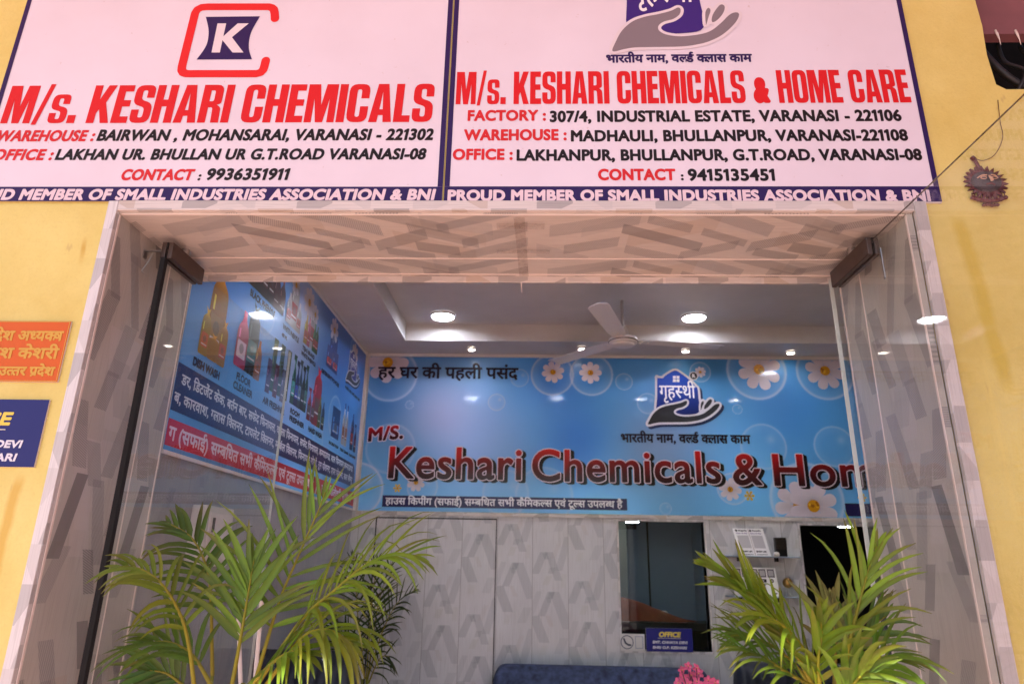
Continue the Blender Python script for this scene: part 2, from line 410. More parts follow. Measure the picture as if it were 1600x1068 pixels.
GR_SHADED = ((.42, .40, .36, 1), (.47, .445, .40, 1))  # jamb ground, darkened: the shade on the jambs is put into the colour
def shards(rs, pu, pv, nbig, nsmall, hb, wb, hs, ws, slope, gap):
    """pale facets first, then smaller grey, partly hatched shards kept apart from one another"""
    out = []; put = []
    for i in range(nbig):
        h = rs.uniform(*hb); out.append((rs.uniform(.02, pu - .02), rs.uniform(h, pv - h), rs.uniform(*wb), h, rs.choice((1, -1)) * rs.uniform(.5, 1.2) * slope, rs.choice((3, 4, 5, 3, 5)), rs.uniform(.3, .55), 0))
    t = 0
    while len(put) < nsmall and t < 4000:
        t += 1; h = rs.uniform(*hs); u, v = rs.uniform(.03, pu - .03), rs.uniform(h, pv - h)
        if any(abs(u - q[0]) < gap[0] and abs(v - q[1]) < h + q[3] + gap[1] for q in put): continue
        put.append((u, v, rs.uniform(*ws), h, rs.choice((1, -1)) * rs.uniform(.6, 1.15) * slope, rs.choice((0, 1, 0, 2, 1)), rs.uniform(.6, .8), rs.choice((0, .6, 2.2, 1.2, 2.7))))
    return out + put
jsh = shards(random.Random(21), .33, 1.25, 10, 17, (.08, .16), (.03, .055), (.06, .13), (.021, .034), .36, (.08, -.06))
ssh = shards(random.Random(5), .33, 1.25, 9, 16, (.08, .16), (.03, .055), (.07, .14), (.024, .040), .5, (.085, -.07))
M = {}
M['yellow'] = wall_paint('yellow_distemper')
M['jamb'] = laminate('jamb_laminate_shaded', 'Y', 'Z', jsh, .33, 1.25, GR_SHADED, INKS)
M['soffit'] = laminate('soffit_laminate_lit', 'Y', 'X', ssh, .33, 1.25, ((.58, .52, .465, 1), (.62, .555, .50, 1)), INKS, fade=.8)  # same boards as the jambs; light bounced off the floor painted in as paler ground
M['trim_v'] = laminate('trim_laminate_upright', 'X', 'Z', [(.02 + .03 * (i % 3), .1 * i + .05, .03, .05, (.5, -.6, .2)[i % 3], (0, 3, 5, 1, 3)[i % 5], .4, 0) for i in range(9)], .09, .93, ((.66, .64, .64, 1), (.70, .67, .66, 1)), INKS)
M['trim_h'] = laminate('trim_laminate_level', 'Z', 'X', [(.02 + .03 * (i % 3), .12 * i + .06, .03, .055, (.5, -.6, .3)[i % 3], (0, 3, 4, 1, 3)[i % 5], .5, 0) for i in range(9)], .09, 1.1, ((.62, .57, .54, 1), (.66, .61, .58, 1)), INKS)
# back wall boards: 0.252 m wide, the print steps down from board to board
BI = [(.17, .185, .22, 1), (.23, .245, .28, 1), (.12, .135, .17, 1), (.42, .35, .31, 1), (.40, .39, .30, 1)]
bsh = [(.05, .615, .028, .074, .43, 1, .55, 0), (.15, .594, .027, .095, -.36, 1, .55, 0), (.094, .66, .018, .02, -.3, 2, .4, 0), (.135, .565, .02, .02, .3, 2, .35, 0), (.219, .68, .026, .115, .3, 1, .45, 0),
       (.05, .183, .036, .085, -.42, 1, .6, 0), (.098, .345, .025, .08, .43, 0, .5, 0), (.20, .305, .036, .12, -.40, 1, .5, 0), (.02, .35, .02, .078, .36, 1, .3, 0), (.13, .40, .02, .02, .2, 2, .35, 0), (.115, .37, .015, .018, -.3, 2, .3, 0),
       (.12, .235, .016, .035, -.4, 3, .35, 0), (.165, .70, .016, .05, .4, 3, .25, 0), (.105, .50, .022, .03, .4, 4, .3, 0), (.22, .5, .018, .045, .1, 4, .25, 0), (.20, .08, .03, .05, .42, 1, .3, 0), (.08, .05, .02, .03, .3, 4, .2, 0)]
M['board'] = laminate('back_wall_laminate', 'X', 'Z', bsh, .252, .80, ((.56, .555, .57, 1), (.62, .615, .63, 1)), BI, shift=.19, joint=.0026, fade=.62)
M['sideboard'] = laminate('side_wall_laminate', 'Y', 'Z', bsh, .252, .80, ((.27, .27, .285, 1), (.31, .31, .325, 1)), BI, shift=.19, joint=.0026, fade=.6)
M['white'] = mat('white_plastic', (214, 208, 206), .4)
M['ceiling'] = mat('ceiling_plaster', (196, 192, 190), .8, var=.05, scale=5, bump=.05)
M['bead'] = mat('pale_pvc_bead', (226, 212, 204), .35)
M['vinyl'] = ink_mat('printed_vinyl', .45, .03, .35, .10)
M['gloss'] = ink_mat('glossy_print', .32, .3, .05, .03)
M['plaque_ink'] = ink_mat('plaque_print', .32, .08)
M['fitting'] = mat('brown_anodised_metal', (92, 78, 72), .38, .75, .08, 30)
M['steel'] = mat('brushed_steel', (176, 172, 170), .3, .95, .05, 40)
M['rubber'] = mat('black_rubber', (13, 13, 14), .8)
M['glass'] = glass('clear_glass', (.96, .972, .968, 1), .012)
M['glassy'] = glass('smoked_window_glass', (.8, .84, .86, 1))
M['edge'] = mat('polished_glass_edge', (205, 212, 208), .15)
M['dark'] = mat('dark_interior_paint', (58, 62, 68), .7, var=.1)
M['grey_door'] = mat('blue_grey_partition', (150, 166, 182), .5, var=.06, scale=4)
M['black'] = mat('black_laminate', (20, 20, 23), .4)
M['dark_brown'] = mat('dark_brown_plaster', (34, 26, 22), .9, var=.3, bump=.3)
M['pinkwall'] = mat('mauve_concrete', (128, 82, 88), .85, var=.14, scale=7, bump=.35)
M['cable'] = mat('black_cable', (30, 29, 32), .5)
M['fabric'] = mat('navy_upholstery', (56, 66, 96), .9, var=.6, scale=22, bump=.6)
M['leather'] = mat('dark_navy_leather', (26, 30, 44), .45, var=.15, scale=20, bump=.2)
M['leaf'] = leaf_mat('palm_leaf')
M['pot'] = mat('terracotta', (150, 84, 58), .8, var=.15, bump=.3)
M['soil'] = mat('soil', (48, 36, 28), .95, var=.3, bump=.8)
M['pink'] = mat('pink_petal', (228, 96, 140), .6, var=.2, scale=60)
M['yellow_eye'] = mat('yellow_flower_eye', (226, 178, 60), .7)
M['cloth'] = mat('orange_cloth', (126, 50, 16), .8, var=.3, scale=14, bump=.5)
M['clay'] = mat('painted_clay', (92, 42, 38), .75, var=.3, scale=40, bump=.3)
M['clay_dark'] = mat('charcoal_clay', (60, 54, 56), .7, var=.3, scale=60, bump=.3)
M['skin'] = mat('clay_face_paint', (206, 166, 136), .6, var=.15, scale=50)
M['lamp'] = emit('lit_lamp_disc', (236, 242, 255), 15)
M['spot'] = emit('lit_spot_disc', (255, 246, 232), 14)
M['tube'] = emit('lit_tube_lamp', (240, 248, 255), 45)
M['tape'] = film('clear_brown_tape')
M['paving'] = mat('red_brown_paving', (198, 160, 150), .85, var=.18, scale=3, bump=.2)
M['step'] = mat('beige_stone_step', (232, 184, 162), .5, var=.08)
M['floor'] = mat('grey_floor_tile', (168, 158, 152), .25, var=.06)
M['canopy'] = mat('canopy_concrete', (216, 192, 204), .85, var=.08)
M['card_white'] = mat('white_card', (238, 236, 236), .45)
M['metalbox'] = mat('white_powder_coat', (205, 203, 200), .45)
M['brass'] = mat('gilt_metal', (190, 150, 84), .3, .9)
M['string'] = mat('dusty_thread', (96, 70, 46), .9)
# ------------------------------------------------------------------ mesh helpers
def link(o): SC.collection.objects.link(o); return o
class MB:
    def __init__(s): s.v = []; s.f = []; s.c = []
    def add(s, v, f, c=None):
        o = len(s.v); v = [tuple(map(float, q)) for q in v]; s.v += v; s.f += [tuple(i + o for i in q) for q in f]
        if c is None: c = (0, 0, 0)
        s.c += list(c) if len(c) == len(v) and not np.isscalar(c[0]) else [tuple(c)] * len(v)
        return s
    def box(s, a, b, bev=0.0):
        a = np.minimum(a, b), np.maximum(a, b); lo, hi = a
        if bev <= 0:
            v = [(x, y, z) for x in (lo[0], hi[0]) for y in (lo[1], hi[1]) for z in (lo[2], hi[2])]
            return s.add(v, [(0, 1, 3, 2), (4, 6, 7, 5), (0, 4, 5, 1), (2, 3, 7, 6), (0, 2, 6, 4), (1, 5, 7, 3)])
        bm = bmesh.new(); bmesh.ops.create_cube(bm, size=1)
        for q in bm.verts: q.co = Vector([(lo[i] + hi[i]) / 2 + q.co[i] * (hi[i] - lo[i]) for i in range(3)])
        bmesh.ops.bevel(bm, geom=bm.edges[:], offset=bev, segments=2, affect='EDGES', profile=.6)
        bm.verts.index_update(); s.add([q.co[:] for q in bm.verts], [[q.index for q in f.verts] for f in bm.faces]); bm.free(); return s
    def tube(s, pts, r, n=8, cap=True, c=None):
        pts = [np.array(p, float) for p in pts]; rr = r if hasattr(r, '__len__') else [r] * len(pts); v = []; f = []
        t0 = pts[1] - pts[0]; up = np.array([0, 0, 1.0]) if abs(t0[2]) < .9 * np.linalg.norm(t0) else np.array([1.0, 0, 0])
        for i, p in enumerate(pts):
            t = pts[min(i + 1, len(pts) - 1)] - pts[max(i - 1, 0)]; t /= np.linalg.norm(t) + 1e-12
            a = np.cross(t, up); a /= np.linalg.norm(a) + 1e-12; b = np.cross(a, t); up = b
            for q in range(n):
                th = 2 * math.pi * q / n; v.append(p + rr[i] * (a * math.cos(th) + b * math.sin(th)))
        for i in range(len(pts) - 1):
            for q in range(n): f.append((i * n + q, i * n + (q + 1) % n, (i + 1) * n + (q + 1) % n, (i + 1) * n + q))
        if cap: f += [tuple(range(n))[::-1], tuple(range((len(pts) - 1) * n, len(pts) * n))]
        return s.add(v, f, c)
    def lathe(s, prof, ctr, n=32, axis='Z', cap=True):
        v = []; f = []
        for r, h in prof:
            for q in range(n):
                t = 2 * math.pi * q / n; a, b = r * math.cos(t), r * math.sin(t)
                v.append((ctr[0] + a, ctr[1] + b, ctr[2] + h) if axis == 'Z' else (ctr[0] + a, ctr[1] + h, ctr[2] + b))
        for i in range(len(prof) - 1):
            for q in range(n): f.append((i * n + q, i * n + (q + 1) % n, (i + 1) * n + (q + 1) % n, (i + 1) * n + q))
        if cap and prof[0][0] > 1e-6: f.append(tuple(range(n))[::-1])
        if cap and prof[-1][0] > 1e-6: f.append(tuple(range((len(prof) - 1) * n, len(prof) * n)))
        return s.add(v, f)
    def prism(s, loops, fmap, d0, d1):
        """polygon (with holes) in the plane, given thickness: fmap(u, v, d)"""
        loops = [np.array(l, float) for l in loops]; v, f = tri_fill(loops)
        for d, fl in ((d0, 0), (d1, 1)): s.add([fmap(a, b, d) for a, b in v], [q[::-1] if fl else q for q in f])
        for l in loops:
            n = len(l); s.add([fmap(a, b, d0) for a, b in l] + [fmap(a, b, d1) for a, b in l], [(i, (i + 1) % n, n + (i + 1) % n, n + i) for i in range(n)])
        return s
    def build(s, name, m, parent=None, smooth=False, ink=False, mats=None):
        me = bpy.data.meshes.new(name); me.from_pydata(s.v, [], s.f); me.materials.append(m)
        if ink:
            a = me.color_attributes.new('ink', 'FLOAT_COLOR', 'POINT'); cc = np.ones((len(s.v), 4), np.float32); cc[:, :3] = np.array(s.c)[:, :3]; a.data.foreach_set('color', cc.ravel())
        bm = bmesh.new(); bm.from_mesh(me)
        if not ink: bmesh.ops.remove_doubles(bm, verts=bm.verts, dist=1e-6); bmesh.ops.recalc_face_normals(bm, faces=bm.faces)
        bm.to_mesh(me); bm.free()
        if smooth:
            me.polygons.foreach_set('use_smooth', [True] * len(me.polygons))
            if smooth is not True: me.set_sharp_from_angle(angle=R(smooth))
        o = link(bpy.data.objects.new(name, me))
        if parent is not None: par(o, parent)
        return o
def par(o, p):
    o.parent = p; o.matrix_parent_inverse = Matrix.Translation(p.location).inverted() if p.type == 'EMPTY' or p.location.length else Matrix()
def thing(name, label, cat, loc=(0, 0, 0), group=None):
    o = link(bpy.data.objects.new(name, None)); o.location = loc; o.empty_display_size = .1; o['label'] = label; o['category'] = cat
    if group: o['group'] = group
    return o
def tag(o, label, cat, group=None):
    o['label'] = label; o['category'] = cat
    if group: o['group'] = group
    return o
def struct(o): o['kind'] = 'structure'; return o
class Print:
    """flat ink on a surface: loops of writing or artwork in layers 0.35 mm apart; fmap(u, v, d) with d = height above the surface"""
    def __init__(s, fmap): s.mb = MB(); s.m = fmap
    def add(s, loops, colour, layer=1):
        if not loops: return s
        v, f = tri_fill([np.array(l) for l in loops])
        if len(v) == 0: return s
        c = [tuple(lin(colour(a, b))) for a, b in v] if callable(colour) else tuple(lin(colour))
        s.mb.add([s.m(a, b, .0006 + .00045 * layer) for a, b in v], f, c); return s
    def text(s, body, x0, x1, z0, z1, colour, w=0.0, layer=1, hindi=False, sp=1.0, slant=0.0, res=46, iso=None):
        F = text_field(body, x0, x1, z0, z1, w, sp, hindi, res=res); L = contours(F, w)
        if slant: L = [l + np.stack([(l[:, 1] - z0) * slant, 0 * l[:, 1]], 1) for l in L]
        return s.add(L, colour, layer)
    def build(s, name, m, parent): return s.mb.build(name, m, parent, ink=True)
def grid_panel(name, u0, u1, v0, v1, nu, nv, fmap, fcol, m, parent, depth=None):
    U, V = np.meshgrid(np.linspace(u0, u1, nu), np.linspace(v0, v1, nv)); C = np.clip(fcol(U, V), 0, 255)
    me = bpy.data.meshes.new(name); pts = np.array(fmap(U.ravel(), V.ravel(), 0 * U.ravel())).T
    i = np.arange(nu * nv).reshape(nv, nu); q = np.stack([i[:-1, :-1], i[:-1, 1:], i[1:, 1:], i[1:, :-1]], -1).reshape(-1, 4)
    me.vertices.add(len(pts)); me.vertices.foreach_set('co', pts.astype(np.float32).ravel()); me.loops.add(q.size); me.loops.foreach_set('vertex_index', q.ravel().astype(np.int32))
    me.polygons.add(len(q)); me.polygons.foreach_set('loop_start', (np.arange(len(q)) * 4).astype(np.int32)); me.polygons.foreach_set('loop_total', np.full(len(q), 4, np.int32)); me.update(calc_edges=True); me.validate()
    a = me.color_attributes.new('ink', 'FLOAT_COLOR', 'POINT'); cc = np.ones((len(pts), 4), np.float32); cc[:, :3] = lin(C.reshape(-1, 3)); a.data.foreach_set('color', cc.ravel())
    me.materials.append(m); o = link(bpy.data.objects.new(name, me))
    if parent is not None: par(o, parent)
    return o
def circle(x, y, r, n=28, ry=None): t = np.linspace(0, 2 * math.pi, n, endpoint=False); return np.stack([x + r * np.cos(t), y + (ry or r) * np.sin(t)], 1)
def rect(x0, x1, y0, y1): return np.array([(x0, y0), (x1, y0), (x1, y1), (x0, y1)])
# ------------------------------------------------------------------ the setting
FLOOR = -.2
struct(MB().box((-40, -40, -.62), (40, -.35, -.5)).build('street_paving', M['paving'])); struct(MB().box((-5, -.35, -.62), (5, .5, FLOOR)).build('door_step', M['step']))
struct(MB().box((-1.4, .5, -.62), (3.5, 5.2, FLOOR)).build('shop_floor', M['floor']))
sw = thing('added_shade_wall', 'mauve side wall added out of view on the right to darken that end of the shop front', 'wall', (2.6, -1.6, -.5)); MB().box((2.55, -3.4, -.5), (2.75, -.02, 4.195)).build('plaster', M['pinkwall'], sw)  # added out of view to hold skylight off the right of the facade
cn = thing('canopy', 'pale concrete canopy slab over the shop front', 'canopy', (0, 0, 4.2)); MB().box((-6, -2.3, 4.2), (6, -.0, 4.36)).build('slab', M['canopy'], cn)
# facade: one yellow wall with the doorway and the broken opening at the top right
fw = thing('facade_wall', 'yellow painted plaster wall of the shop front around the doorway', 'wall', (0, 0, FLOOR))
ol = [(-5, FLOOR), (-1.322, FLOOR), (-1.322, 2.447), (1.166, 2.447), (1.166, FLOOR), (5, FLOOR), (5, 2.872), (2.3, 2.868), (1.50, 2.866), (1.472, 2.885), (1.466, 3.0), (1.474, 3.12), (1.468, 3.35), (1.472, 4.2), (-5, 4.2)]
MB().prism([ol], lambda u, v, d: (u, d, v), 0, .485).build('painted_wall', M['yellow'], fw)
hb = thing('wall_recess', 'dark brown recess in the yellow wall above the clay sun mask', 'recess', (1.9, .3, 2.87))
MB().box((1.44, .46, 2.8), (3.4, .48, 4.2)).build('back_plaster', M['dark_brown'], hb)  # dark brown mottled sheet closing the back of the opening
bmx = thing('wall_beam', 'mauve painted concrete beam above the dark recess at the top right', 'beam', (1.9, .1, 3.11))
b_ = MB().box((1.470, .03, 3.112), (2.8, .07, 4.2)).build('concrete_face', M['pinkwall'], bmx)
mb = MB()
for x in (1.535, 1.60):
    mb.tube([(x, .028, 3.125), (x + .002, .026, 3.108), (x + .004, .025, 3.085), (x + .004, .025, 3.062)], [.0035, .004, .0018, .0006], 8)
mb.build('paint_drip', M['bead'], bmx, smooth=True)
def cable(pts, r, label):
    o = MB().tube(spline(pts, 6, False), r, 8).build('cable', M['cable'], smooth=True); tag(o, label, 'cable', 'cables in the wall recess'); return o
cable([(1.515, .1, 3.14), (1.525, .08, 3.07), (1.545, .06, 2.99), (1.60, .06, 2.93), (1.70, .07, 2.88), (1.9, .1, 2.89)], .011, 'thick black cable curving through the wall recess, the left one')
cable([(1.59, .1, 3.14), (1.59, .09, 3.05), (1.615, .05, 2.98), (1.59, .05, 2.92), (1.565, .09, 2.875)], .007, 'thin grey cable crossing over the thick one in the recess')
cable([(1.68, .12, 3.14), (1.69, .1, 3.03), (1.64, .06, 2.95), (1.58, .08, 2.87)], .006, 'thin black cable furthest right in the wall recess')
# doorway lining of printed PVC boards
SO = 2.42; JL, JR, JB = -1.299, 1.117, .487
ln = thing('doorway_lining', 'grey patterned PVC lining of the shop doorway with pale joint beads', 'lining', (0, .2, FLOOR))
MB().box((JL - .017, .003, FLOOR), (JL, JB, SO)).build('jamb_panel', M['jamb'], ln)
MB().box((JR, .003, FLOOR), (JR + .017, JB, SO)).build('jamb_panel', M['jamb'], ln)
MB().box((JL - .017, .003, SO), (JR + .017, JB, SO + .016)).build('soffit_panel', M['soffit'], ln)
TL = -1.330; TR = 1.172; TT = 2.457
MB().box((TL, -.012, FLOOR), (JL, .003, TT), .002).build('trim', M['trim_v'], ln)
MB().box((TR - .036, -.012, FLOOR), (TR, .003, TT), .002).build('trim', M['trim_v'], ln)
MB().box((JL + .0015, -.0125, SO + .004), (TR - .0375, .003, TT + .001), .002).build('trim', M['trim_h'], ln)
for x in (JL, JR):
    for y, q in ((.005, .011), (.328, .005), (.472, .008)): MB().box((x - .0025, y, FLOOR), (x + .0025, y + q * .7, SO - .001), .001).build('joint_bead', M['bead'], ln)
for y, q in ((.004, .009), (.32, .004), (.455, .007)): MB().box((JL + .007, y, SO - .0025), (JR - .007, y + q * .7, SO + .004), .001).build('joint_bead', M['bead'], ln)
MB().box((JL + .007, JB - .008, SO - .022), (JR - .007, JB + .004, SO + .01), .002).build('end_lip', M['trim_h'], ln)
tp = thing('soffit_tape', 'crossed strips of brown packing tape stuck under the door lintel', 'tape', (-.045, .25, SO))
rt = random.Random(3)
def tape_strip(x0, x1, y0, y1, n=7, h=.0):
    m_ = MB()
    for i in range(n):
        t0, t1 = i / n, (i + 1) / n
        z0_, z1_ = SO - .006 - h - .0012 * math.sin(t0 * 9), SO - .006 - h - .0012 * math.sin(t1 * 9)
        if y1 - y0 > x1 - x0: a, b = y0 + (y1 - y0) * t0, y0 + (y1 - y0) * t1; m_.add([(x0 + .01 * t0, a, z0_), (x1 + .01 * t0, a, z0_), (x1 + .01 * t1, b, z1_), (x0 + .01 * t1, b, z1_)], [(0, 1, 2, 3)])
        else: a, b = x0 + (x1 - x0) * t0, x0 + (x1 - x0) * t1; m_.add([(a, y0, z0_), (b, y0, z1_), (b, y1, z1_), (a, y1, z0_)], [(0, 1, 2, 3)])
    return m_.build('strip', M['tape'], tp)
tape_strip(-.066, -.032, .015, .462); tape_strip(-.12, .03, .045, .085, h=.003); tape_strip(-.13, .05, .235, .262, h=.003)
tag(MB().tube([(-.05, .491, 2.425), (-.049, .493, 2.39), (-.047, .493, 2.362)], [.0025, .002, .001], 6).build('cord_end', M['bead']), 'short white cord end hanging from the back of the lintel', 'cord')
# ------------------------------------------------------------------ the glass doors
def door(name, label, x, y0, y1, yp, fit, s):
    d = thing(name, label, 'glass door', (x, yp, FLOOR)); T = .006
    MB().box((x - T, y0, FLOOR + .02), (x + T, y1, 2.383)).build('glass_pane', M['glass'], d)
    f0, f1 = fit
    f = MB()
    for sg in (-1, 1): f.box((x + sg * .0035, f0, 2.335), (x + sg * .019, f1, 2.394), .003)
    f = f.build('patch_fitting', M['fitting'], d)
    MB().box((x - .003, f0 - .0005, 2.372), (x + .003, f1 - .02, 2.392)).build('clamp_strip', M['rubber'], f)
    MB().lathe([(.013, 0), (.013, .028)], (x, (f0 + f1) / 2, 2.393), 16).build('pivot_pin', M['steel'], f)
    return d
dl = door('glass_door', 'left frameless glass door swung inwards, black gasket on its front edge', -1.212, .15, 1.335, .2, (.147, .37), 1)
MB().box((-1.2205, .132, FLOOR + .02), (-1.2035, .152, 2.334), .003).build('gasket', M['rubber'], dl)
MB().box((-1.2175, 1.3355, FLOOR + .02), (-1.2065, 1.338, 2.383)).build('polished_edge', M['edge'], dl)
br = MB().box((-1.297, .158, 2.366), (-1.231, .168, 2.370)).box((-1.297, .158, 2.345), (-1.294, .178, 2.366)).tube([(-1.262, .16, 2.366), (-1.27, .155, 2.33), (-1.285, .15, 2.29), (-1.262, .15, 2.27)], .0009, 6).build('bracket', M['steel'], dl)
dr = door('glass_door', 'right frameless glass door swung outwards over the yellow wall', 1.056, -.74, .412, .3, (.10, .372), 1)
MB().box((1.0495, .4125, FLOOR + .02), (1.0625, .417, 2.383)).build('polished_edge', M['edge'], dr)
MB().box((1.054, -.7395, 2.3835), (1.058, .10, 2.3848)).build('polished_edge', M['fitting'], dr)
MB().box((1.07, .09, 2.25), (1.0745, .10, 2.355), .002).build('catch_plate', M['steel'], dr)
# ------------------------------------------------------------------ signs on the facade
YS = -.008
def sign_map(u, v, d): return (u, YS - d, v)
def PX(px, py): p = P(px, py, 1, YS); return p[0], p[2]
INDIGO = (40, 20, 84); RED = (212, 22, 28); BLK = (20, 10, 12); PALE = (226, 206, 216)
def panel_cols(U, V): return np.stack([226 + 0 * U, 217 + 0 * U, 230 + 0 * U], -1)
def sign(label, x0, x1, z0, z1):
    t = thing('shop_sign', label, 'sign', ((x0 + x1) / 2, 0, z0), 'printed signs over the doorway')
    g = grid_panel('panel', x0, x1, z0, z1, 40, 30, lambda u, v, d: (u, YS + 0 * u, v), panel_cols, M['vinyl'], t)
    MB().box((x0, YS + .001, z0), (x1, -.0005, z1)).build('backing', M['white'], t)
    return t
def text_px(pr, body, a, b, cap, colour, w, sp=1.06, slant=0, hindi=False, layer=1):
    """a, b: left and right end of the baseline in the photograph; cap: height of the capitals in pixels"""
    (x0, z0), (x1, z1) = PX(*a), PX(*b); zt = PX((a[0] + b[0]) / 2, (a[1] + b[1]) / 2 - cap)[1]; zb = (z0 + z1) / 2
    pr.text(body, x0, x1, zb, zt, colour, w, layer, hindi, sp, slant, res=40)
def logo(pr, X, house, hand, gap, shadow=None, word=(240, 238, 246), lay=1, k=1.0):
    """house in an open hand; X maps the traced units to the surface"""
    H = X(spline([(412, 620), (412, 420), (412, 225), (414, 222), (478, 222), (492, 205), (540, 172), (590, 144), (620, 138), (655, 152), (770, 236), (850, 318), (870, 345), (880, 440), (888, 606), (740, 640), (560, 640)], 5))
    hd = X(spline([(308, 748), (330, 690), (372, 622), (440, 566), (520, 537), (610, 520), (690, 500), (735, 480), (752, 492), (742, 524), (700, 552), (640, 568), (606, 592), (606, 622), (650, 648), (740, 660), (850, 650), (930, 628), (1000, 580), (1060, 528), (1105, 513), (1120, 532), (1085, 585), (1005, 650), (920, 690), (840, 710), (740, 722), (600, 724), (450, 726), (380, 736)], 5))
    f1 = X(spline([(945, 572), (955, 525), (1005, 466), (1034, 474), (1022, 515), (980, 560)], 5)); f2 = X(spline([(906, 588), (908, 515), (928, 484), (942, 500), (924, 545)], 5))
    px = abs(X(np.array([(0, 0), (3.5, 0)]))[1][0] - X(np.array([(0, 0), (3.5, 0)]))[0][0]); u = px / 3.5
    FH = loops_field([H], px, 40 * u); FD = loops_field([hd, f1, f2], px, 40 * u)
    if shadow is not None:
        FA = loops_field([H, hd, f1, f2], px, 60 * u); off = np.array([24 * u, -26 * u])
        pr.add([l + off for l in contours(FA, 24 * u)], shadow, lay)
        pr.add(contours(FA, 24 * u), gap, lay + 1)
    pr.add([H], house, lay + 2)
    pr.add(contours(FD, 20 * u), gap, lay + 3); pr.add([hd], hand, lay + 4); pr.add([f1], hand, lay + 4); pr.add([f2], hand, lay + 4)
    a, b = X(np.array([(440, 446), (842, 312)]))
    pr.text('गृहस्थी', a[0], b[0], a[1], b[1], word, .0012 * k, lay + 5, True, res=44)
    for q in range(4): c_ = X(rect(590 + 40 * (q % 2), 624 + 40 * (q % 2), 198 + 38 * (q // 2), 230 + 38 * (q // 2))); pr.add([c_], (236, 232, 236), lay + 5)
sL = sign('pinkish white shop sign with a red bracket and indigo K emblem, left of the two', -1.788, -.2868, PX(640, 313)[1], 3.46)
sR = sign('pinkish white shop sign with a house-in-hand emblem, right of the two', -.2812, 1.222, PX(760, 316)[1], 3.62)
for s_, x0, x1, zt, py in ((sL, -1.788, -.2868, 3.46, 292), (sR, -.2812, 1.222, 3.62, 291.5)):
    zb = PX(700, 315)[1]; zi = PX(700, py)[1]; pr = Print(sign_map)
    pr.add([rect(x0, x1, zb, zi)], INDIGO); pr.add([rect(x0, x0 + .016, zi + .0005, zt)], INDIGO); pr.add([rect(x1 - .016, x1, zi + .0005, zt)], INDIGO); pr.build('border', M['vinyl'], s_)
pr = Print(sign_map)
(ax, az), (bx, bz) = PX(712, 160.5), PX(1425, 163.5); pr.add(block_text('M/s. KESHARI CHEMICALS & HOME CARE', ax, bx, (az + bz) / 2, PX(1070, 111)[1]), RED)
W_ = .0023
text_px(pr, 'FACTORY :', (730.4, 189), (853, 189.5), 17, (206, 36, 40), W_)
text_px(pr, '307/4, INDUSTRIAL ESTATE, VARANASI - 221106', (859, 189.5), (1410, 191.5), 18, BLK, W_)
text_px(pr, 'WAREHOUSE :', (724.5, 219.6), (885.5, 220), 17.5, (206, 36, 40), W_)
text_px(pr, 'MADHAULI, BHULLANPUR, VARANASI-221108', (892, 220), (1420, 222), 18, BLK, W_)
text_px(pr, 'OFFICE :', (707, 250), (801, 250.5), 17.5, (206, 36, 40), W_)
text_px(pr, 'LAKHANPUR, BHULLANPUR, G.T.ROAD, VARANASI-08', (807, 250.5), (1442, 252), 18, BLK, W_)
text_px(pr, 'CONTACT', (934.5, 282), (1056, 282), 18, (206, 36, 40), W_); text_px(pr, ':', (1064, 282), (1068.5, 282), 13, BLK, .002)
text_px(pr, '9415135451', (1075, 282), (1211.5, 284), 19, BLK, W_)
text_px(pr, 'PROUD MEMBER OF SMALL INDUSTRIES ASSOCIATION & BNI', (699, 313.5), (1455, 316), 18, PALE, .0027, layer=2)
text_px(pr, 'भारतीय नाम, वर्ल्ड क्लास काम', (947, 97.5), (1176, 98.5), 12.5, INDIGO, .0018, hindi=True)
pr.build('lettering', M['vinyl'], sR)
pr = Print(sign_map)
def XL(p): p = np.asarray(p, float); q = np.array([PX(957.5 + (a - 310) * .2506, 80.4 - (745 - b) * .2506) for a, b in ((310, 745), (1120, 745), (310, 480))]); ex = (q[1] - q[0]) / 810; ez = (q[0] - q[2]) / 265; return np.stack([q[0][0] + (p[:, 0] - 310) * ex[0], q[0][1] + (p[:, 1] - 745) * ez[1]], 1)
logo(pr, XL, (58, 34, 124), (132, 122, 130), (226, 216, 224)); pr.build('emblem', M['vinyl'], sR)
pr = Print(sign_map)
(ax, az), (bx, bz) = PX(0, 193.5), PX(679, 190.5); pr.add(block_text('M/s. KESHARI CHEMICALS', ax, bx - .01, (az + bz) / 2, PX(340, 133)[1], slant=.035), RED)
SL_ = .15
text_px(pr, 'WAREHOUSE :', (-9, 221.5), (145, 221), 17.5, (206, 36, 40), W_, slant=SL_)
text_px(pr, 'BAIRWAN , MOHANSARAI, VARANASI - 221302', (150, 221), (676, 219), 18, BLK, W_, slant=SL_)
text_px(pr, 'OFFICE :', (-14, 251), (80, 250.5), 17.5, (206, 36, 40), W_, slant=SL_)
text_px(pr, 'LAKHAN UR. BHULLAN UR G.T.ROAD VARANASI-08', (85, 250.5), (664, 249.5), 17.5, BLK, W_, slant=SL_)
text_px(pr, 'CONTACT', (187, 282), (300, 282), 17.5, (206, 36, 40), W_, slant=SL_); text_px(pr, ':', (308, 282), (312.5, 282), 13, BLK, .002, slant=SL_)
text_px(pr, '9936351911', (320, 282), (449, 281.5), 18.5, BLK, W_, slant=SL_)
text_px(pr, 'PROUD MEMBER OF SMALL INDUSTRIES ASSOCIATION & BNI', (-70, 314), (678, 312), 17.5, PALE, .0027, slant=SL_, layer=2)
pr.build('lettering', M['vinyl'], sL)
pr = Print(sign_map)
def XK(p): return np.array([PX(a * .45, b * .45) for a, b in p])
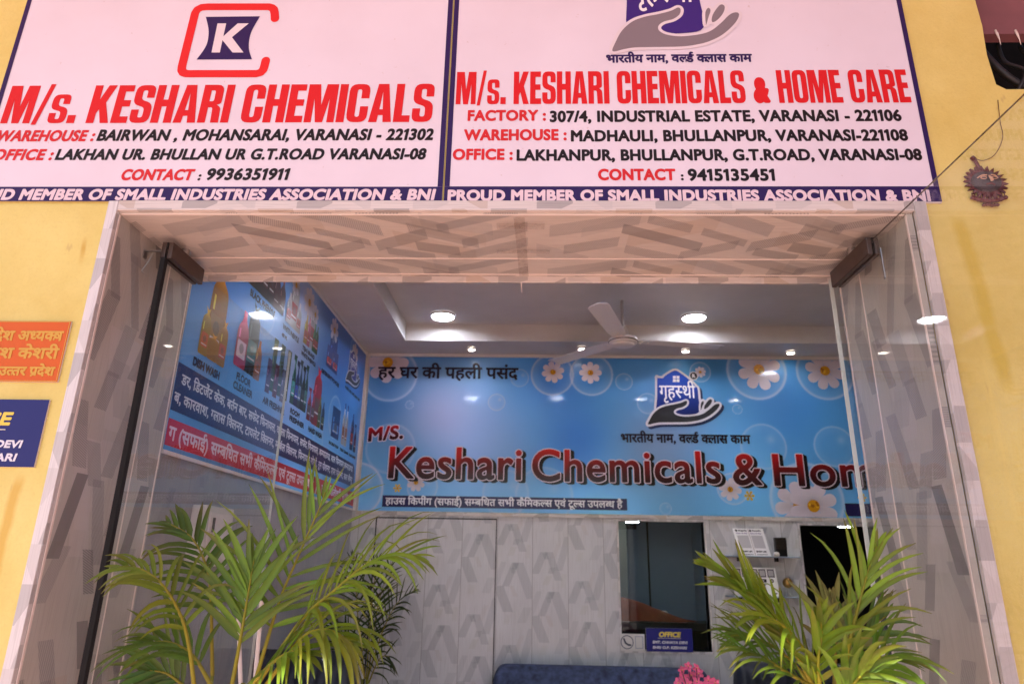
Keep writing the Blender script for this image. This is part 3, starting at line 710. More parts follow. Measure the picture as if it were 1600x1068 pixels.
cl_ = XK([(955, 66), (954, 46), (951, 34), (944, 28), (934, 25), (720, 25), (700, 27), (686, 34), (678, 46), (632, 232), (631, 244), (636, 253), (648, 257), (890, 257), (905, 253), (914, 244), (918, 232), (923, 211)])
kp = PX(1, 100)[0] - PX(0, 100)[0]
pr.add(contours(field([('s', cl_, 14.5 * .45 * kp)], .002, .02), 0), (222, 34, 36))
pr.add([XK(np.concatenate([spline([(715, 60), (725, 110), (716, 160), (683, 208)], 6, False), spline([(875, 207), (864, 165), (872, 115), (903, 58)], 6, False)]))], INDIGO)
pr.add([XK([(756, 83), (786, 83), (776, 128), (826, 83), (864, 83), (806, 131), (846, 184), (808, 184), (773, 141), (764, 184), (735, 184)])], (226, 216, 224), 2)
pr.build('emblem', M['vinyl'], sL)
tag(MB().box((-1.3, -.004, 2.4485), (-.9, -.0005, 2.4555)).build('edge_strip', M['string']), 'narrow olive strip of old board under the left sign', 'strip')
# plaques on the yellow wall at the left
def plaque(label, x0, x1, z0, z1, colour, mm):
    t = thing('wall_plaque', label, 'plaque', ((x0 + x1) / 2, 0, z0))
    grid_panel('face', x0, x1, z0, z1, 12, 8, lambda u, v, d: (u, -.0065 + 0 * u, v), lambda U, V: np.stack([colour[i] + 0 * U for i in range(3)], -1), mm, t); MB().box((x0, -.006, z0), (x1, -.0005, z1)).build('backing', M['white'], t); return t
def plq_map(u, v, d): return (u, -.0065 - d, v)
t = plaque('glossy orange plaque with raised gold Hindi lettering on the yellow wall', -1.83, -1.364, 1.874, 2.058, (206, 92, 0), M['plaque_ink'])
pr = Print(plq_map); gold = (206, 158, 58)
for body, a, b, cap in (('प्रदेश अध्यक्ष', (-24, 532), (97, 532), 15.5), ('राजेश केशरी', (-45, 560), (90, 560), 17), ('व्यापार मंडल उत्तर प्रदेश', (-108, 586), (84, 586), 14)): text_px(pr, body, a, b, cap, gold, .0016, hindi=True)
for r_ in (rect(-1.828, -1.366, 1.8755, 1.8775), rect(-1.368, -1.366, 1.878, 2.0545), rect(-1.828, -1.366, 2.055, 2.0565)): pr.add([r_], (206, 164, 70))
pr.build('lettering', M['plaque_ink'], t)
def office_print(pr, X0, X1, Z0, Z1, s=1.0):
    w_, h_ = X1 - X0, Z1 - Z0; U = lambda a: X0 + a * w_; V = lambda b: Z0 + b * h_
    pr.text('OFFICE', U(.27), U(.74), V(.62), V(.85), (226, 200, 90), .003 * s, slant=.18); pr.add([rect(U(.25), U(.75), V(.565), V(.58))], (220, 214, 200))
    pr.text('SMT. CHHAYA DEVI', U(.13), U(.88), V(.34), V(.46), (214, 214, 226), .0017 * s, slant=.18); pr.text('SHRI O.P. KESHARI', U(.13), U(.86), V(.12), V(.24), (214, 214, 226), .0017 * s, slant=.18)
t = plaque('dark blue office name plaque on the yellow wall, below the orange one', -1.80, -1.374, 1.632, 1.822, (32, 28, 104), M['plaque_ink'])
pr = Print(plq_map); pr.text('OFFICE', -1.69, -1.472, 1.747, 1.785, (228, 204, 84), .0022, slant=.16); pr.add([rect(-1.70, -1.480, 1.734, 1.7365)], (220, 214, 200))
pr.text('SMT. CHHAYA DEVI', -1.76, -1.424, 1.684, 1.706, (220, 218, 230), .0013, slant=.16); pr.text('SHRI O.P. KESHARI', -1.76, -1.431, 1.647, 1.669, (220, 218, 230), .0013, slant=.16); pr.build('lettering', M['plaque_ink'], t)
# clay sun mask
cx, cz = P(1541, 284, 1, -.012)[0], P(1541, 284, 1, -.012)[2]
sm = thing('sun_mask', 'small painted clay sun mask hanging on the yellow wall by a thread', 'wall ornament', (cx, 0, cz))
ray = MB()
lp = []
for i in range(44):
    a = 2 * math.pi * i / 44; r = .067 if i % 2 else .047; rx = 1.0 if math.cos(a) > 0 else .95
    lp.append((cx + r * rx * math.cos(a + .05), cz + r * .86 * math.sin(a + .05)))
ray.prism([lp], lambda u, v, d: (u, -d, v), .003, .011); ray.build('sun_rays', M['clay'], sm)
fo = MB().lathe([(.0445, -.010), (.0445, -.014), (.038, -.021), (.022, -.027), (0.0001, -.029)], (0, 0, 0), 28, 'Y').build('face', M['clay_dark'], None, smooth=True)
par(fo, sm); fo.data.transform(Matrix.Translation((cx, 0, cz)) @ Matrix.Diagonal((1, 1, .78, 1)))
nz = MB(); nz.tube([(cx, -.028, cz + .012), (cx + .002, -.034, cz - .002), (cx + .003, -.033, cz - .009)], [.002, .0045, .004], 8); nz.tube(spline([(cx - .032, -.022, cz + .006), (cx - .02, -.0275, cz + .013), (cx - .006, -.029, cz + .013)], 4, False), .0018, 6); nz.tube(spline([(cx + .006, -.029, cz + .014), (cx + .018, -.028, cz + .013), (cx + .03, -.022, cz + .006)], 4, False), .0018, 6)
for sg in (-1, 1): nz.tube(circle(0, 0, 1, 14) @ np.array([[.0085, 0, 0], [0, 0, .0042]]) + np.array([cx + sg * .016, -.0275, cz + .005]), .0014, 6)
nz.build('painted_features', M['skin'], sm, smooth=True)
MB().tube(spline([(cx - .012, -.026, cz - .017), (cx, -.029, cz - .015), (cx + .014, -.026, cz - .018)], 4, False), .0028, 6).build('mouth', M['clay'], sm, smooth=True)
fr = MB(); rq = random.Random(5)
for i in range(13):
    x = cx - .048 + .008 * i; z = cz - .052 - .012 * math.sin(math.pi * i / 12); fr.tube([(x, -.008, cz - .036 - .008 * math.sin(math.pi * i / 12)), (x, -.009, z + .006)], .0014, 5)
    fr.lathe([(.001, -.007), (.006, -.004), (.0072, 0), (.005, .005), (.001, .007)], (x + rq.uniform(-.002, .002), -.009, z), 10)
for i in range(6):
    x = cx - .02 + .008 * i; fr.lathe([(.001, -.006), (.005, -.003), (.006, 0), (.001, .006)], (x, -.009, cz - .075 + rq.uniform(-.003, .003)), 9)
fr.build('bead_fringe', M['clay'], sm, smooth=True)
MB().tube(spline([(cx - .006, -.007, cz + .045), (cx - .016, -.009, cz + .075), (cx - .02, -.004, cz + .09)], 5, False), [.005] * 6 + [.007] * 5, 7).build('hanging_loop', M['clay'], sm, smooth=True)
MB().tube(spline([(cx - .02, -.006, cz + .088), (cx + .01, -.006, cz + .078), (cx + .05, -.006, cz + .10), (cx + .085, -.006, cz + .16), (cx + .09, -.005, cz + .22), (cx + .10, -.004, cz + .30)], 6, False), .0011, 5).build('thread', M['string'], sm, smooth=True)
# ------------------------------------------------------------------ the room behind the doors
LW, BW, RW, CE, TR_ = -1.315, 3.2, 3.42, 2.95, 3.08
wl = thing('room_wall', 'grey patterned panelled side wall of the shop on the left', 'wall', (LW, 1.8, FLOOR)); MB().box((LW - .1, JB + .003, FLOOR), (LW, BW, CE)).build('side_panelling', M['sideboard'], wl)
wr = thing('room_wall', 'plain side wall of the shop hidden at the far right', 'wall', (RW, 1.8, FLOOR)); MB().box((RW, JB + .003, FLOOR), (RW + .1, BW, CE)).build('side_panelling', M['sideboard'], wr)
wb = thing('room_wall', 'grey patterned back wall of the shop with a window and a dark doorway', 'wall', (0, BW, FLOOR))
W0, W1, WZ0, WZ1, D0, D1, DZ = .612, 1.218, .862, 1.711, 1.893, 2.85, 1.702
MB().prism([[(LW, FLOOR), (D0, FLOOR), (D0, DZ), (D1, DZ), (D1, FLOOR), (RW, FLOOR), (RW, CE), (LW, CE)], rect(W0, W1, WZ0, WZ1)], lambda u, v, d: (u, d, v), BW, BW + .09).build('wall_panelling', M['board'], wb)
cor = MB()
for a, b in (((LW, BW - .022, 2.926), (RW, BW - .001, 2.949)), ((LW + .001, JB + .01, 2.926), (LW + .022, BW - .022, 2.949))): cor.box(a, b, .003)
cor.build('cornice', M['white'], wb)
MB().box((LW + .001, BW - .03, 1.755), (LW + .028, BW - .001, 2.925), .003).build('corner_bead', M['white'], wb)
MB().box((LW + .03, BW - .016, 1.728), (RW, BW - .001, 1.752), .003).build('dado_bead', M['trim_h'], wb)
fd = thing('flush_door', 'patterned flush door in the back wall left of the sofa', 'door', (-.7, BW, FLOOR))
MB().box((-1.128, BW - .006, FLOOR), (-.264, BW - .001, 1.704)).build('door_leaf', M['board'], fd)
g_ = MB().box((-1.137, BW - .0075, FLOOR), (-1.128, BW - .001, 1.712)).box((-1.128, BW - .0075, 1.704), (-.264, BW - .001, 1.712)).box((-.264, BW - .0075, FLOOR), (-.258, BW - .001, 1.712)).build('door_gap', M['rubber'], fd)
ceil = thing('false_ceiling', 'grey plaster false ceiling with a raised tray in its middle', 'ceiling', (1, 1.9, CE))
TX0, TX1, TY0, TY1 = -.945, 2.6, .95, 2.86
MB().prism([rect(LW - .1, RW + .1, JB + .003, BW + .09), rect(TX0, TX1, TY0, TY1)], lambda u, v, d: (u, v, d), CE, CE + .02).build('border', M['ceiling'], ceil)
MB().prism([rect(TX0 - .02, TX1 + .02, TY0 - .02, TY1 + .02), rect(TX0, TX1, TY0, TY1)], lambda u, v, d: (u, v, d), CE + .0205, TR_).build('tray_side', M['ceiling'], ceil)
MB().box((TX0 - .02, TY0 - .02, TR_ + .0005), (TX1 + .02, TY1 + .02, TR_ + .02)).build('tray_top', M['ceiling'], ceil)
def downlight(x, y, z, r, lampm, label, group, name):
    t = thing(name, label, 'ceiling light', (x, y, z), group)
    MB().lathe([(r, -.001), (r * 1.12, -.001), (r * 1.12, -.018), (r, -.02)], (x, y, z), 32, cap=False).build('rim', M['white'], t, smooth=30); MB().lathe([(.0001, -.0045), (r * .99, -.0045)], (x, y, z), 32).build('lamp_disc', lampm, t)
    return t
for x, y, lb in ((-.65, 2.663, 'large round lit downlight left of the ceiling fan'), (1.121, 2.659, 'large round lit downlight right of the ceiling fan'), (-.65, 1.25, 'large round downlight behind the door lintel on the left'), (1.121, 1.25, 'large round downlight behind the door lintel on the right'), (.235, 1.25, 'large round unseen downlight added behind the middle of the door lintel to brighten the room'), (2.1, 1.25, 'large round unseen downlight added over the far right of the room to brighten it'), (2.1, 2.3, 'large round unseen downlight added over the right end of the banner to brighten the room')):
    downlight(x, y, TR_, .08, M['lamp'], lb, 'large round ceiling lights', 'ceiling_downlight')  # the last three are added out of view to brighten the room
for x, y, lb in ((-.47, 3.016, 'small round spotlight nearest the left wall, above the banner'), (.356, 2.98, 'small round spotlight just behind the fan blade on the left'), (1.132, 3.023, 'small round spotlight below the large downlight on the right'), (1.914, 3.043, 'small round spotlight furthest right above the banner')):
    downlight(x, y, CE, .026, M['spot'], lb, 'small ceiling spotlights', 'ceiling_spotlight')
# ceiling fan
FX, FY, FZ = .571, 2.3, 2.765
fan = thing('ceiling_fan', 'white three-bladed ceiling fan hanging from the tray ceiling', 'ceiling fan', (FX, FY, FZ))
MB().tube([(FX, FY, FZ + .06), (FX, FY, TR_ - .03)], .0105, 12).build('rod', M['steel'], fan, smooth=30)
MB().lathe([(.012, .045), (.03, .045), (.026, .075), (.014, .105)], (FX + .008, FY, FZ), 24).build('canopy_cup', M['white'], fan, smooth=30)
MB().lathe([(.001, -.028), (.05, -.03), (.066, -.024), (.07, -.014), (.088, -.01), (.094, .004), (.09, .02), (.06, .034), (.02, .05), (.001, .05)], (FX, FY, FZ), 40).build('motor_housing', M['white'], fan, smooth=30)
MB().lathe([(.0945, -.002), (.0958, .001), (.0945, .004)], (FX, FY, FZ), 40).build('trim_ring', M['fitting'], fan)
for ang in (11, 131, 251):
    ca, sa = math.cos(R(ang)), math.sin(R(ang)); b = MB(); st = [(.085, -.022, .022), (.13, -.048, .044), (.2, -.058, .05), (.45, -.064, .054), (.64, -.066, .056), (.665, -.05, .048)]
    v = []; f = []
    for h in (0, .003):
        for r, a, c in st:
            for q in (0, .5, 1):
                s_ = a + (c - a) * q; v.append((FX + r * ca - s_ * sa, FY + r * sa + s_ * ca, FZ + .008 + h + .010 * math.sin(math.pi * q) + (q - .5) * .007))
    n = len(st)
    for i in range(n - 1):
        for q in (0, 1): a = i * 3 + q; f += [(a, a + 1, a + 4, a + 3), (3 * n + a, 3 * n + a + 3, 3 * n + a + 4, 3 * n + a + 1)]
    rim = [i * 3 for i in range(n)] + [(n - 1) * 3 + 1] + [i * 3 + 2 for i in reversed(range(n))] + [1]
    f += [(rim[i], rim[(i + 1) % len(rim)], rim[(i + 1) % len(rim)] + 3 * n, rim[i] + 3 * n) for i in range(len(rim))]
    b.add(v, f); b = b.build('blade', M['white'], fan, smooth=40)
    for r, s_ in ((.12, -.015), (.12, .015), (.165, 0)): MB().lathe([(.0001, -.004), (.0045, -.002), (.0045, .004)], (FX + r * ca - s_ * sa, FY + r * sa + s_ * ca, FZ + .004), 10).build('screw', M['bead'], b)
# ------------------------------------------------------------------ the big blue banner on the back wall
YB = 3.186
def PB(px, py): p = P(px, py, 1, YB); return np.array([p[0], p[2]])
MPX = PB(1001, 680)[0] - PB(1000, 680)[0]
BUB = [(610, 585, 45, .5), (863, 585, 35, .55), (924, 585, 35, .55), (812, 590, 15, .4), (776, 628, 14, .5), (640, 632, 7, .5), (975, 596, 14, .5), (557, 764, 42, .6), (610, 700, 40, .3), (1182, 579, 48, .55), (1289, 581, 46, .55), (1193, 697, 36, .35), (1304, 697, 32, .4), (1261, 780, 56, .5), (1145, 763, 24, .5), (1012, 630, 17, .4), (1094, 581, 17, .5), (1152, 639, 8, .5), (1040, 794, 9, .4), (660, 760, 24, .4), (790, 770, 36, .25), (850, 775, 45, .25), (1380, 640, 30, .4), (1450, 760, 50, .4), (1560, 600, 50, .4)]
GLOW = [(690, 650, 85, (176, 170, 206), .8), (770, 690, 90, (150, 168, 220), .5), (1040, 690, 80, (158, 168, 208), .7), (880, 590, 60, (40, 92, 186), .55), (900, 690, 60, (38, 96, 190), .6), (1230, 640, 70, (44, 100, 178), .5), (600, 620, 40, (60, 120, 196), .5), (760, 570, 40, (130, 165, 215), .4), (1010, 600, 50, (80, 140, 206), .5), (1320, 730, 70, (60, 130, 200), .4), (1120, 740, 80, (90, 160, 224), .4), (640, 740, 60, (96, 160, 220), .5)]
def banner_cols(u0, u1, v0, v1, bub, glow, mpx, seed, top=(70, 150, 218), bot=(116, 194, 245)):
    def f(U, V):
        t = ((V - v0) / (v1 - v0))[..., None]; C = np.array(bot) * (1 - t) + np.array(top) * t
        for (x, y, r, c, a) in glow: C = C + (np.array(c) - C) * (a * np.exp(-(((U - x) / r) ** 2 + ((V - y) / r) ** 2)))[..., None]
        rs_ = np.random.RandomState(seed)
        for i in range(5): ph = rs_.uniform(0, 6); C = C * (1 + .035 * np.sin(U * rs_.uniform(2, 7) + V * rs_.uniform(-5, 5) + ph))[..., None]
        for (x, y, r, a) in bub:
            d = np.hypot(U - x, V - y) / r
            ring = np.exp(-((d - .96) / .05) ** 2) + .45 * np.clip((d - .55) / .45, 0, 1) * (d < 1) + .12 * (d < 1); hl = np.exp(-((U - x - .35 * r) ** 2 + (V - y - .3 * r) ** 2) / (.2 * r) ** 2)
            C = C + (np.array((205, 205, 226)) - C) * (np.clip(a * (.75 * ring + .8 * hl), 0, .9))[..., None]
        return C
    return f
bub = [(*PB(x, y), r * MPX, a) for x, y, r, a in BUB]; glow = [(*PB(x, y), r * MPX, c, a) for x, y, r, c, a in GLOW]
bn = thing('wall_banner', 'wide blue printed banner across the back wall with red lettering, flowers and bubbles', 'banner', (1, BW, 1.755))
BX0, BX1, BZ0, BZ1 = -1.272, 3.38, 1.756, 2.924
grid_panel('panel', BX0, BX1, BZ0, BZ1, 900, 235, lambda u, v, d: (u, YB + 0 * u, v), banner_cols(BX0, BX1, BZ0, BZ1, bub, glow, MPX, 3), M['gloss'], bn)
MB().box((BX0, YB + .001, BZ0), (BX1, BW - .001, BZ1)).build('backing', M['white'], bn)
bmap = lambda u, v, d: (u, YB - d, v)
def flower(pr, x, y, r, lay=1, n=8, clip=None, rot=0.0, white=(204, 194, 206)):
    for i in range(n):
        a = 2 * math.pi * i / n + rot; c, s_ = math.cos(a), math.sin(a); t = np.linspace(0, 2 * math.pi, 16, endpoint=False); q = np.stack([.58 + .44 * np.cos(t), .235 * np.sin(t) * (1.0 + .55 * np.cos(t))], 1) * r
        lp = np.stack([x + q[:, 0] * c - q[:, 1] * s_, y + q[:, 0] * s_ + q[:, 1] * c], 1)
        if clip: lp[:, 1] = np.clip(lp[:, 1], clip[0], clip[1])
        if np.ptp(lp[:, 1]) > r * .05: pr.add([lp], lambda a_, b_, w=white: tuple(np.array(w) * (1 - .16 * max(0, 1 - math.hypot(a_ - x, b_ - y) / r / .6))), lay + i % 2)
    c = circle(x, y, r * .26, 14)
    if clip: c[:, 1] = np.clip(c[:, 1], *clip)
    pr.add([c], (196, 138, 22), lay + 2)
    rq_ = random.Random(int(x * 1000))
    for i in range(7): a, d = rq_.uniform(0, 6.28), rq_.uniform(0, .2) * r; pr.add([np.clip(circle(x + d * math.cos(a), y + d * math.sin(a), r * .06, 6), (-99, clip[0] if clip else -99), (99, clip[1] if clip else 99))], rq_.choice(((150, 92, 14), (226, 178, 40))), lay + 3)
cl = (BZ0 + .002, BZ1 - .002)
for x, y, r in ((606, 566, 34), (864, 581, 18), (922.5, 582, 18), (650, 753, 14), (1186, 577, 34), (1289, 579, 31), (1094, 581, 9), (1141, 764, 17), (1249, 790, 36), (1271, 790, 36), (1470, 590, 30), (1560, 780, 34)):
    pr = Print(bmap); flower(pr, *PB(x, y), r * MPX, 5 if x == 1271 else 1, clip=cl, rot=.2 + x * .01); pr.build('flower_print', M['gloss'], bn)
for x, y, r in ((621, 762, 5), (1171, 774, 6), (1347, 777, 5)):
    pr = Print(bmap); flower(pr, *PB(x, y), r * MPX * 1.3, 1, 6, white=(220, 180, 60)); pr.build('flower_print', M['gloss'], bn)
pr = Print(lambda u, v, d: bmap(u, v, d + .0036))
def tpx(pr, body, a, b, cap, colour, w, map_, **k):
    p, q = map_(*a), map_(*b); h = map_((a[0] + b[0]) / 2, (a[1] + b[1]) / 2 - cap)[1]; pr.text(body, p[0], q[0], (p[1] + q[1]) / 2, h, colour, w, **k)
tpx(pr, 'हर घर की पहली पसंद', (590, 590.5), (810, 592.5), 17.5, (26, 22, 44), .0035, PB, hindi=True, layer=5)
tpx(pr, 'भारतीय नाम, वर्ल्ड क्लास काम', (970, 691), (1173, 693), 13.5, (28, 26, 44), .003, PB, hindi=True, layer=5)
p0, p1 = PB(597, 791), PB(979, 770.5); q0 = PB(979, 797); pr.add([rect(p0[0], p1[0], (p0[1] + q0[1]) / 2, PB(788, 776)[1])], (34, 30, 82), 5)
tpx(pr, 'हाउस किपींग (सफाई) सम्बधित सभी कैमिकल्स एवं टूल्स उपलब्ध है', (602, 788), (973, 792.5), 10.5, (224, 222, 232), .0016, PB, hindi=True, layer=6)
p0, p1 = PB(1322, 806), PB(1322, 786); pr.add([rect(p0[0], 3.3, p0[1], p1[1])], (34, 30, 82), 5)
def big(body, x0, x1, zb, zt, w, tilt=0.0, sh=True, res=60):
    F = text_field(body, x0, x1, zb, zt, w, 1.06, band=w + .017, res=res)
    T = lambda L: [l + np.stack([0 * l[:, 0], (l[:, 0] - x0) * tilt], 1) for l in L]
    g0, g1 = np.array((92, 10, 18)), np.array((186, 18, 22)); g2 = np.array((36, 10, 18))
    def cf(u, v):
        t = np.clip((v - (u - x0) * tilt - zb) / (zt - zb), 0, 1); return tuple(g2 + (g0 - g2) * t / .45) if t < .45 else tuple(g0 + (g1 - g0) * (t - .45) / .55)
    O = T(contours(F, w + .0068))
    if sh:
        for k_ in (1, .5): pr.add([l + np.array([.026, -.013]) * k_ for l in O], (9, 9, 13), 1 if k_ == 1 else 2)
    pr.add(O, (214, 196, 212), 3); pr.add(T(contours(F, w)), cf, 4)
pz = lambda y: PB(980, y)[1]
for body, a, b in (('Keshari', 606, 815), ('Chemicals', 831, 1127), ('&', 1146, 1191), ('Home Care', 1210, 1606)):
    x0, zb = PB(a, 747 + (a - 606) * .0195); x1 = PB(b, 750)[0]; zt = PB(a, 697 + (a - 606) * .0195)[1]; big(body, x0, x1, zb, zt, .0062)
x0, zb = PB(575, 690); x1 = PB(630, 685)[0]; zt = PB(575, 668)[1]; big('M/S.', x0, x1, zb, zt, .006, .10, False)
pr.build('lettering', M['gloss'], bn)
pr = Print(lambda u, v, d: bmap(u, v, d + .0036))
def XB(p): return np.array([PB(970 + a * .1375, 560 + b * .1375) for a, b in np.asarray(p, float)])
logo(pr, XB, lambda u, v: tuple(np.array((20, 24, 84)) + (np.array((26, 74, 190)) - np.array((20, 24, 84))) * np.clip((v - 2.42) / .36, 0, 1)), (44, 46, 52), (208, 204, 214), (30, 44, 80), lay=2)
c_ = XB([(825, 198)])[0]; rr = 52 * .1375 * MPX; pr.add([circle(*c_, rr)], (210, 206, 214), 6); pr.add([circle(*c_, rr * .8)], (40, 40, 48), 7); pr.text('R', c_[0] - rr * .36, c_[0] + rr * .4, c_[1] - rr * .45, c_[1] + rr * .45, (214, 212, 218), .003, 8)
pr.build('emblem', M['gloss'], bn)
# ------------------------------------------------------------------ the banner along the left wall
XLW = -1.3035
def PL(px, py): p = P(px, py, 0, XLW); return np.array([p[1], p[2]])
lb = thing('wall_banner', 'blue printed product banner along the left wall with bottles and Hindi strips', 'banner', (LW, 1.85, 1.765))
U0, U1, V0, V1 = .50, 3.155, 1.766, 2.924
lbub = [(1.75, 2.80, .09, .3), (2.5, 2.3, .14, .4), (2.9, 2.7, .1, .4), (2.2, 2.1, .1, .3), (1.2, 2.55, .12, .2), (2.78, 2.86, .07, .5)]
lglow = [(1.75, 2.75, .28, (196, 200, 224), .8), (1.65, 2.35, .3, (176, 180, 214), .75), (1.2, 2.5, .25, (130, 170, 216), .4), (.8, 2.75, .3, (36, 92, 180), .4), (2.6, 2.5, .2, (38, 100, 196), .5), (.6, 2.15, .2, (110, 150, 200), .4), (2.3, 2.6, .15, (60, 110, 200), .4), (2.4, 1.89, .5, (120, 180, 226), .5)]
grid_panel('panel', U0, U1, V0, V1, 420, 180, lambda u, v, d: (XLW + 0 * u, u, v), banner_cols(U0, U1, V0, V1, lbub, lglow, 1, 9, (52, 118, 202), (92, 168, 234)), M['gloss'], lb)
MB().box((LW + .001, U0, V0), (XLW - .001, U1, V1)).build('backing', M['white'], lb)
lmap = lambda u, v, d: (XLW + d, u, v)
pr = Print(lmap)
pr.add([rpoly([(U0 + .002, 1.908), (3.11, 1.912, .06), (3.11, 2.07, .06), (U0 + .002, 2.086)])], (30, 34, 96), 1)
pr.add([rect(U0 + .002, U1 - .002, 1.782, 1.878)], (196, 24, 44), 1); pr.add([np.array([(2.24, 1.782), (2.26, 1.782), (2.30, 1.878), (2.28, 1.878)])], (226, 206, 214), 2)
ww = (216, 214, 226)
pr.text('डर, डिटर्जेंट केक, बर्तन बार, सफेद फिनायल, काला फिनायल, सफेद फिनायल, कम्पाउण्ड, बाल फिनायल कम्पाउण्ड', .54, 3.05, 2.012, 2.050, ww, .0015, 3, True, res=36)
pr.text('ब, कारवाश, ग्लास क्लिनर, टायलेट क्लिनर, मार्बल क्लिनर, फिनायल गोली, रूम फ्रेशनर, एयर फ्रेशनर, कार शैम्पू', .51, 3.07, 1.938, 1.976, ww, .0015, 3, True, res=36)
pr.text('ग (सफाई) सम्बधित सभी कैमिकल्स एवं टूल्स उपलब्ध है', .515, 2.2, 1.803, 1.852, (226, 204, 214), .0022, 3, True, res=36)
pr.text('होम डिलेवरी सुविधा', 2.36, 3.08, 1.803, 1.848, (226, 204, 214), .0022, 3, True, res=36)
ink_ = (24, 24, 52)
def cap_l(body, a, b, cap, w=.0022): tpx(pr, body, a, b, cap, ink_, w, PL, layer=2)
def lt(body, u0, u1, v0, h, w=.002): pr.text(body, u0, u1, v0, v0 + h, ink_, w, 2, res=30)
lt('DISH WASH', .60, .83, 2.102, .036, .003); lt('FLOOR', .985, 1.14, 2.150, .034); lt('CLEANER', .965, 1.175, 2.106, .034); lt('AIR FRESHNER', 1.30, 1.60, 2.118, .034)
lt('ROOM', 1.68, 1.83, 2.150, .03); lt('FRESHNER', 1.68, 1.92, 2.110, .03); lt('HAND WASH', 2.0, 2.26, 2.112, .032); lt('BLACK PHENYLE', 1.0, 1.31, 2.55, .035)
lt('WHITE PHENYLE', 1.43, 1.68, 2.54, .03); lt('450 ML', 1.43, 1.51, 2.50, .02); lt('TEJAS BRAND', 1.75, 1.97, 2.53, .026); lt('WHITE PHENYLE', 1.74, 2.0, 2.495, .026); lt('DETERGENT POWDER', 2.13, 2.52, 2.50, .028); lt('MACHINE WASH', 2.42, 2.64, 2.11, .022); lt('TOILET CLEANER', 2.68, 2.9, 2.11, .02); lt('GLASS CLEANER', 2.92, 3.10, 2.11, .02)
pr.text('भारतीय नाम, वर्ल्ड क्लास काम', 2.66, 3.08, 2.535, 2.556, ink_, .0012, 2, True, res=28)
pr.build('lettering', M['gloss'], lb)
pr = Print(lmap)
def bottle(u, v, w_, h, colour, kind='bottle', label=None, lay=1):
    c = np.array(colour, float); sh = lambda a_, b_: tuple(np.clip(c * (.72 + .5 * (1 - abs((a_ - u) / (w_ * .5)))), 0, 255))
    if kind == 'bottle': pts = rpoly([(u - w_ / 2, v, w_ * .12), (u - w_ / 2, v + h * .66, w_ * .3), (u - w_ * .16, v + h * .84, w_ * .1), (u - w_ * .15, v + h), (u + w_ * .15, v + h), (u + w_ * .16, v + h * .84, w_ * .1), (u + w_ / 2, v + h * .66, w_ * .3), (u + w_ / 2, v, w_ * .12)])
    elif kind == 'tied': pts = rpoly([(u - w_ / 2, v, w_ * .15), (u - w_ / 2, v + h * .6, w_ * .2), (u - w_ * .45, v + h * .77, w_ * .2), (u - w_ * .11, v + h * .85, w_ * .06), (u - w_ * .26, v + h), (u, v + h * .93), (u + w_ * .26, v + h * .99), (u + w_ * .11, v + h * .85, w_ * .06), (u + w_ * .45, v + h * .77, w_ * .2), (u + w_ / 2, v + h * .6, w_ * .2), (u + w_ / 2, v, w_ * .15)])
    elif kind == 'spray': pts = rpoly([(u - w_ / 2, v, w_ * .1), (u - w_ / 2, v + h * .55, w_ * .3), (u - w_ * .13, v + h * .72), (u - w_ * .13, v + h * .86), (u - w_ * .5, v + h * .9), (u - w_ * .5, v + h), (u + w_ * .3, v + h), (u + w_ * .13, v + h * .8), (u + w_ / 2, v + h * .55, w_ * .3), (u + w_ / 2, v, w_ * .1)])
    else: pts = rpoly([(u - w_ / 2, v), (u - w_ / 2, v + h), (u + w_ / 2, v + h), (u + w_ / 2, v)])
    pr.add([pts], sh, lay)
    if label is not None: pr.add([rpoly([(u - w_ * .38, v + h * .16, .01), (u - w_ * .38, v + h * .46, .01), (u + w_ * .38, v + h * .46, .01), (u + w_ * .38, v + h * .16, .01)])], label, lay + 1); pr.add([circle(u, v + h * .33, w_ * .2, 10)], tuple(np.array(label) * .5 + 40), lay + 2); pr.add([rect(u - w_ * .3, u + w_ * .3, v + h * .2, v + h * .225)], (206, 200, 204), lay + 2); pr.add([rect(u - w_ * .34, u - w_ * .24, v + h * .5, v + h * .66)], tuple(np.clip(c * 1.25 + 40, 0, 235)), lay + 1)
bottle(.735, 2.165, .15, .40, (206, 142, 26), 'tied', (150, 120, 60)); bottle(.655, 2.16, .075, .2, (204, 170, 36), 'tied', (190, 90, 40), 4); bottle(.815, 2.16, .075, .2, (204, 150, 30), 'tied', (180, 70, 60), 4); bottle(.735, 2.16, .09, .11, (206, 150, 30), 'tied', None, 6)
pr.build('product_print', M['gloss'], lb); pr = Print(lmap)
bottle(.99, 2.205, .12, .26, (214, 52, 108), 'bottle', (206, 180, 200), 4); bottle(1.10, 2.205, .13, .34, (38, 54, 48), 'tied', (70, 120, 120)); bottle(1.185, 2.20, .075, .19, (196, 120, 50), 'bottle', (160, 80, 40), 4)
pr.build('product_print', M['gloss'], lb); pr = Print(lmap)
for i, c in enumerate(((120, 84, 140), (90, 120, 60), (140, 60, 90), (70, 110, 90), (110, 110, 150), (100, 130, 100))): bottle(1.33 + .05 * i, 2.175 + (.02 if i % 2 else 0), .055, .17 + .1 * (i % 2), c, 'box', tuple(np.array(c) * .7), 1 + 3 * (i % 2 == 0))
pr.build('product_print', M['gloss'], lb); pr = Print(lmap)
for i, c in enumerate(((40, 110, 96), (30, 46, 110), (60, 84, 100), (28, 40, 40), (44, 84, 70))): bottle(1.68 + .052 * i, 2.20, .058, .27 - .02 * (i % 2), c, 'spray', tuple(np.array(c) * 1.5), 1 + 3 * (i % 2))
pr.build('product_print', M['gloss'], lb); pr = Print(lmap)
bottle(2.10, 2.165, .15, .36, (206, 36, 56), 'tied', (120, 60, 60)); 
